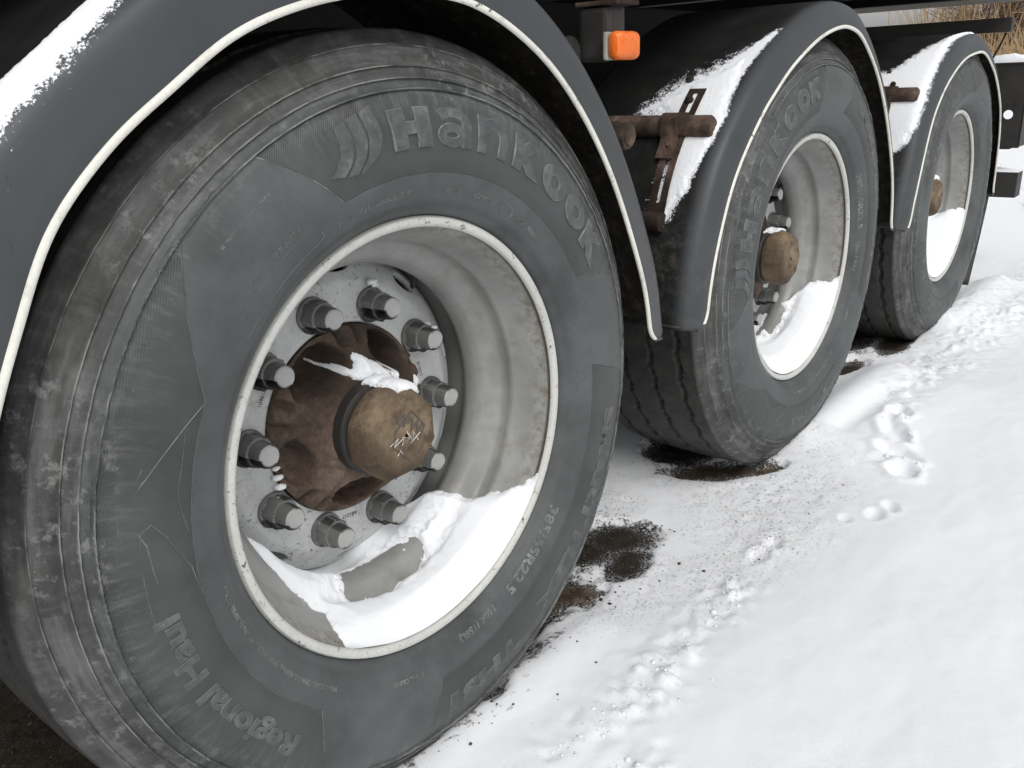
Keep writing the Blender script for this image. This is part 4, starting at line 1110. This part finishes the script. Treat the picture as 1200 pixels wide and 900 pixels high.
# ---- snow on hub and nuts of the nearest wheel
def hub_snow():
    ths = np.arange(-10, 150, .45); rs = np.arange(.064, .139, .0008)
    T, Rr = np.meshgrid(ths, rs, indexing='ij')
    H = hub_grid()
    hr = np.hypot(H[0, :, 0], H[0, :, 2]); hy = H[..., 1]
    ti = (np.round(T).astype(int)) % 360
    ybase = np.empty_like(T)
    for a in range(T.shape[0]):
        t0 = int(math.floor(ths[a])) % 360; f = ths[a]-math.floor(ths[a])
        ybase[a] = np.interp(rs, hr, hy[t0])*(1-f)+np.interp(rs, hr, hy[(t0+1) % 360])*f
    x = Rr*np.cos(np.radians(T)); z = Rr*np.sin(np.radians(T))
    polys = [[(-.040, .096), (-.024, .089), (-.012, .086), (-.004, .106), (.010, .100), (.022, .090), (.036, .078), (.050, .064), (.050, .052), (.030, .060), (.0, .066), (-.016, .070), (-.026, .078)],
             [(.048, .070), (.058, .062), (.070, .066), (.080, .072), (.072, .050), (.058, .046)], [(.104, .028), (.112, .040), (.122, .034), (.124, .016), (.114, .012)]]
    d = np.maximum.reduce([poly_sd(x, z, q) for q in polys])+.0022*fbm(x*130, z*130, 0, 4, 3)
    t = .010*(1-np.exp(-np.maximum(d, 0)/.006))
    y = np.where(d > 0, ybase-.0008-t-.0008*fbm(x*180, z*180, 0, 2, 5), ybase+.003)
    return np.stack([x, y, z], -1), d > -.0015
P, K = hub_snow(); o = grid_mesh('hub_snow', P, False, M['snow'], None, OFF[0], keep=K)
tag(o, 'small ragged snow patch on top of the rusty hub of the nearest wheel', 'snow', kind='stuff')
# on the cap: wedge on its upper side
def revolve_snow(prof_ry, th0, th1, poly, tmax, loc, name, label, seed=1):
    """poly in (theta, s) with s = arclength along prof"""
    pr_ = np.array(prof_ry); s = np.concatenate([[0], np.cumsum(np.hypot(*np.diff(pr_, axis=0).T))])
    s2 = np.arange(0, s[-1], .0009); ths = np.arange(th0, th1, .7)
    T, S = np.meshgrid(ths, s2, indexing='ij')
    r = np.interp(S, s, pr_[:, 0]); y = np.interp(S, s, pr_[:, 1])
    u = np.radians(T)*.065; pu = [(math.radians(a)*.065, b) for a, b in poly]
    d = poly_sd(u, S, pu)+.0018*fbm(u*150, S*150, 0, 4, seed)
    dr = np.gradient(r, axis=1); dy = np.gradient(y, axis=1); L = np.hypot(dr, dy)+1e-9
    nr, ny = -dy/L, dr/L
    if nr.mean() < 0: nr, ny = -nr, -ny
    t = np.where(d > 0, .0006+tmax*(1-np.exp(-np.maximum(d, 0)/.005)), -.003)
    r = r+nr*t; y = y+ny*t
    P = np.stack([r*np.cos(np.radians(T)), y, r*np.sin(np.radians(T))], -1)
    o = grid_mesh(name, P, False, M['snow'], None, loc, keep=d > -.0015); tag(o, label, 'snow', kind='stuff')
capp = [(.0705, .100), (.0705, .086), (.0668, .080), (.0680, .072), (.0680, .055), (.0640, .043), (.0580, .035), (.0535, .0315), (.0480, .0308), (.03, .0306)]
revolve_snow(capp, 30, 150, [(104, .004), (84, .000), (66, .010), (52, .030), (44, .050), (66, .060), (88, .060), (90, .044), (94, .024)], .006, OFF[0], 'cap_snow', 'wedge of snow on the upper edge of the rusty hub cap of the nearest wheel', 4)
revolve_snow(capp, 30, 150, [(112, .006), (96, .004), (74, .012), (64, .034), (76, .046), (96, .040), (104, .024)], .005, OFF[1], 'cap_snow', 'small snow patch on top of the hub cap of the middle wheel', 8)
revolve_snow(capp, 30, 150, [(130, .004), (100, .000), (60, .010), (54, .040), (66, .060), (96, .060), (116, .030)], .010, OFF[2], 'cap_snow', 'small snow patch on top of the hub cap of the rear wheel', 9)
# flecks on the nuts
V = []; F = []
def blobmesh(c, sx, sy, sz, seed, n=14, m_=9):
    b = len(V)
    for a in range(n):
        for k in range(m_):
            ph = math.pi*k/(m_-1); t = 2*math.pi*a/n
            x, y, z = math.sin(ph)*math.cos(t), math.sin(ph)*math.sin(t), math.cos(ph)
            q = 1+.28*float(noise(x*1.8+seed, y*1.8, z*1.8, 5))
            V.append((c[0]+x*sx*q, c[1]+y*sy*q, c[2]+z*sz*q))
    for a in range(n):
        for k in range(m_-1):
            F.append((b+a*m_+k, b+a*m_+k+1, b+((a+1) % n)*m_+k+1, b+((a+1) % n)*m_+k))
for ang, dr_, dth, y, s in ((68, .024, 4, .147, .007), (68, .028, 8, .150, .010), (32, .021, 0, .142, .006), (32, .020, -3, .128, .006), (-4, .014, 8, .140, .004), (-40, .006, 12, .138, .006),
                            (-76, .006, 9, .142, .006), (-148, -.008, -10, .147, .007), (-148, .000, -9, .138, .005), (104, .012, 3, .147, .006), (-154, -.022, -2, .150, .009), (-160, -.026, -2, .150, .008), (-166, -.029, 0, .150, .006)):
    a = R(ang+dth*.35); r = .1675+(dr_ if abs(dr_) > .01 else dr_)
    blobmesh((r*math.cos(a)+.001, y, r*math.sin(a)+.004), s, s*.8, s*.45, ang)
o = mk('snow_flecks', V, F, M['snow'], None, OFF[0], True); tag(o, 'small flecks of snow caught on the wheel nuts of the nearest wheel', 'snow', kind='stuff')

# ---- snow on the mudguards
def guard_snow(i, poly, i0, i1, tmax, name, label, seed, fuzz=.010, grains=900, soft=.006):
    """poly in (y, z) of the wheel frame; only the front half of the path"""
    path, nor, sec, S = shells[i]; ox, oy, oz = OFF[i]
    step = .0022
    s2 = np.arange(S[i0], S[min(i1, len(S)-1)], step)
    px_ = np.interp(s2, S, path[:, 0]); pz_ = np.interp(s2, S, path[:, 1]); nx_ = np.interp(s2, S, nor[:, 0]); nz_ = np.interp(s2, S, nor[:, 1])
    sc = np.array(sec); q = np.concatenate([[0], np.cumsum(np.hypot(*np.diff(sc, axis=0).T))])
    q2 = np.arange(.015, min(q[-1], .34)-.0, step); n2 = np.interp(q2, q, sc[:, 0]); y2 = np.interp(q2, q, sc[:, 1])
    dn = np.gradient(n2); dy = np.gradient(y2); L = np.hypot(dn, dy); on, oyy = dy/L, -dn/L        # section normal (outward n, toward -y)
    X_ = px_[:, None]+nx_[:, None]*n2[None]; Z_ = pz_[:, None]+nz_[:, None]*n2[None]; Y_ = np.broadcast_to(-.03+y2[None], X_.shape)
    g1 = fbm(X_*60, Y_*60, Z_*60, 4, seed, .65); g2 = noise(X_*270, Y_*270, Z_*270, seed+3)
    d = poly_sd(Y_, Z_, poly)
    de = d-.005*(1+2.6*sstep(.02, .12, Y_)*(i == 1))-.020*sstep(.425, .475, Z_)*(i == 1)+(.0020 if i == 0 else .0045)*g1
    t = tmax*(1-np.exp(-np.maximum(de, 0)/soft))+np.clip(de, -.004, 0)*.6+.0005*g2*(de > .002)
    P = np.stack([X_+nx_[:, None]*on[None]*t, Y_+oyy[None]*t, Z_+nz_[:, None]*on[None]*t], -1)
    P = P+.0024*np.stack([nx_[:, None]*on[None], np.broadcast_to(oyy[None], X_.shape), nz_[:, None]*on[None]], -1)
    k = de > -.003; fz = fuzz
    o = grid_mesh(name, P, False, M['snow'], None, OFF[i], keep=k)
    tag(o, label, 'snow', kind='stuff')
    # loose grains round the edge
    cand = np.argwhere((d > -fz*1.9) & (d < fz*.3) & ~k)
    if len(cand) and grains:
        w_ = np.exp(d[cand[:, 0], cand[:, 1]]/(fuzz*.7)); pick = cand[rng.choice(len(cand), min(grains, len(cand)), replace=False, p=w_/w_.sum())]
        V_, F_ = add_grains('', [P[a, b] for a, b in pick], rng.uniform(.0007, .0020, len(pick)), None, '', '')
        g_ = mk('snow_grains', V_, F_, M['snow'], None, OFF[i]); tag(g_, 'loose grains of snow fringing the patch on the '+('nearest', 'middle', 'rear')[i]+' mudguard', 'snow', kind='stuff')
def n_at(i, z, back=False):      # index on the path where z is reached on the front side
    path = shells[i][0]; h = len(path)//2; return int(np.argmin(np.abs(path[:h, 1]-z)))
L0 = len(shells[0][0])
guard_snow(0, SNOWPOLY[0],
           n_at(0, .15), int(L0*.49), .006, 'mudguard_snow', 'strip of snow along the top edge of the nearest mudguard', 5, .0035, 250)
guard_snow(1, SNOWPOLY[1],
           n_at(1, .05), int(len(shells[1][0])*.5), .005, 'mudguard_snow', 'frosty snow patch on the front face of the middle mudguard behind the rusty strap', 6, .0095, 900)
guard_snow(2, SNOWPOLY[2],
           n_at(2, .05), int(len(shells[2][0])*.56), .007, 'mudguard_snow', 'thick snow covering the front face of the rear mudguard', 7, .0055, 200)
# snow on rear plate and shelf
def drift(name, x0, x1, y0, y1, z, h, label, seed):
    u = np.linspace(0, 1, 60); Uu, Vv = np.meshgrid(u, u, indexing='ij')
    e = np.minimum.reduce([Uu, 1-Uu, Vv, 1-Vv]); X_ = x0+(x1-x0)*Uu; Y_ = y0+(y1-y0)*Vv
    Z_ = z+h*np.sqrt(np.clip(e*7, 0, 1))*(1+.25*fbm(X_*18, Y_*18, 0, 3, seed))
    o = grid_mesh(name, np.stack([X_, Y_, Z_], -1), False, M['snow']); tag(o, label, 'snow', kind='stuff')
drift('plate_snow', 3.795, 3.93, .03, .56, .436, .030, 'snow lying on top of the black rear plate', 2)
drift('shelf_snow', 3.80, 3.995, .07, .485, .076, .035, 'snow lying on the small black rear shelf', 3)
drift('bar_snow', 3.81, 3.91, .02, 2.07, -.038, .018, 'thin snow on top of the underrun bar', 4)
drift('deck_snow', 3.35, 3.83, .12, 2.03, .738, .05, 'snow on top of the rear end of the deck', 5)

# ---------------------------------------------------------------- background plants
def stalks(name, n, xr, yr, hr, rad, mat, label, cat, lean=.35, seed=1, kind='stuff', fork=0):
    rd = random.Random(seed); V_ = []; F_ = []
    def stick(p0, p1, r0, r1):
        d_ = (p1-p0).normalized(); u_ = d_.orthogonal().normalized(); v_ = d_.cross(u_); b = len(V_)
        for p, r in ((p0, r0), (p1, r1)):
            for k in range(3):
                a = k*2.094; V_.append(p+r*(math.cos(a)*u_+math.sin(a)*v_))
        for k in range(3): F_.append((b+k, b+(k+1) % 3, b+3+(k+1) % 3, b+3+k))
    for _ in range(n):
        x = rd.uniform(*xr); y = rd.uniform(*yr); h = rd.uniform(*hr); z = gz(x, y)-.02
        p = Vector((x, y, z)); dx, dy = rd.gauss(0, lean*.4), rd.gauss(0, lean*.4)
        q = p+Vector((dx*h*.4, dy*h*.4, h*.55)); e = q+Vector((dx*h*.8, dy*h*.8, h*.45*(1 if rd.random() > .25 else rd.uniform(-.6, .6))))
        stick(p, q, rad, rad*.8); stick(q, e, rad*.8, rad*.35)
        for f in range(fork):
            t = rd.uniform(.2, 1); s0 = p.lerp(e, t); s1 = s0+Vector((rd.gauss(0, .25)*h, rd.gauss(0, .25)*h, rd.uniform(.05, .3)*h)); stick(s0, s1, rad*.5, rad*.2)
            s2 = s1+Vector((rd.gauss(0, .15)*h, rd.gauss(0, .15)*h, rd.uniform(-.02, .15)*h)); stick(s1, s2, rad*.3, rad*.15)
    o = mk(name, V_, F_, mat); tag(o, label, cat, kind=kind); return o
stalks('dry_reeds', 2600, (34, 48), (-2, 10.5), (1.2, 3.9), .019, M['reed'], 'tall straw-coloured dry reeds standing behind the trailer', 'reeds', .5, 3)
stalks('dry_reeds', 900, (31, 34), (2, 9.5), (.6, 1.7), .014, M['reed'], 'low bent dry reeds at the edge of the snow behind the trailer', 'reeds', .9, 4)
# earth bank
u = np.linspace(0, 1, 160); v = np.linspace(0, 1, 40); U_, V_ = np.meshgrid(u, v, indexing='ij')
Xb = 50+15*V_; Yb = -60+72*U_
Zb = -.8+3.3*np.sin(np.pi*np.clip(V_*1.3, 0, 1))**.8*(1+.12*fbm(Yb*.5, V_*3, 0, 4, 3))
o = grid_mesh('earth_bank', np.stack([Xb, Yb, Zb], -1), False, M['bank']); tag(o, kind='structure')
stalks('bare_bush', 60, (36, 39), (5, 8), (3.6, 7.0), .024, M['twig'], 'bare leafless bush rising behind the reeds beyond the trailer', 'bush', .6, 8, kind=None, fork=22)
stalks('weed_twigs', 16, (5.6, 6.4), (.05, .75), (.10, .26), .0022, M['twig'], 'dead weed twigs poking out of the snow behind the rear wheel', 'weed', .9, 9, fork=8)
stalks('dead_sprig', 3, (.952, .962), (-.262, -.250), (.020, .030), .0005, M['twig'], 'tiny dead sprig poking out of the snow near the trodden prints', 'weed', 1.2, 12, kind=None)
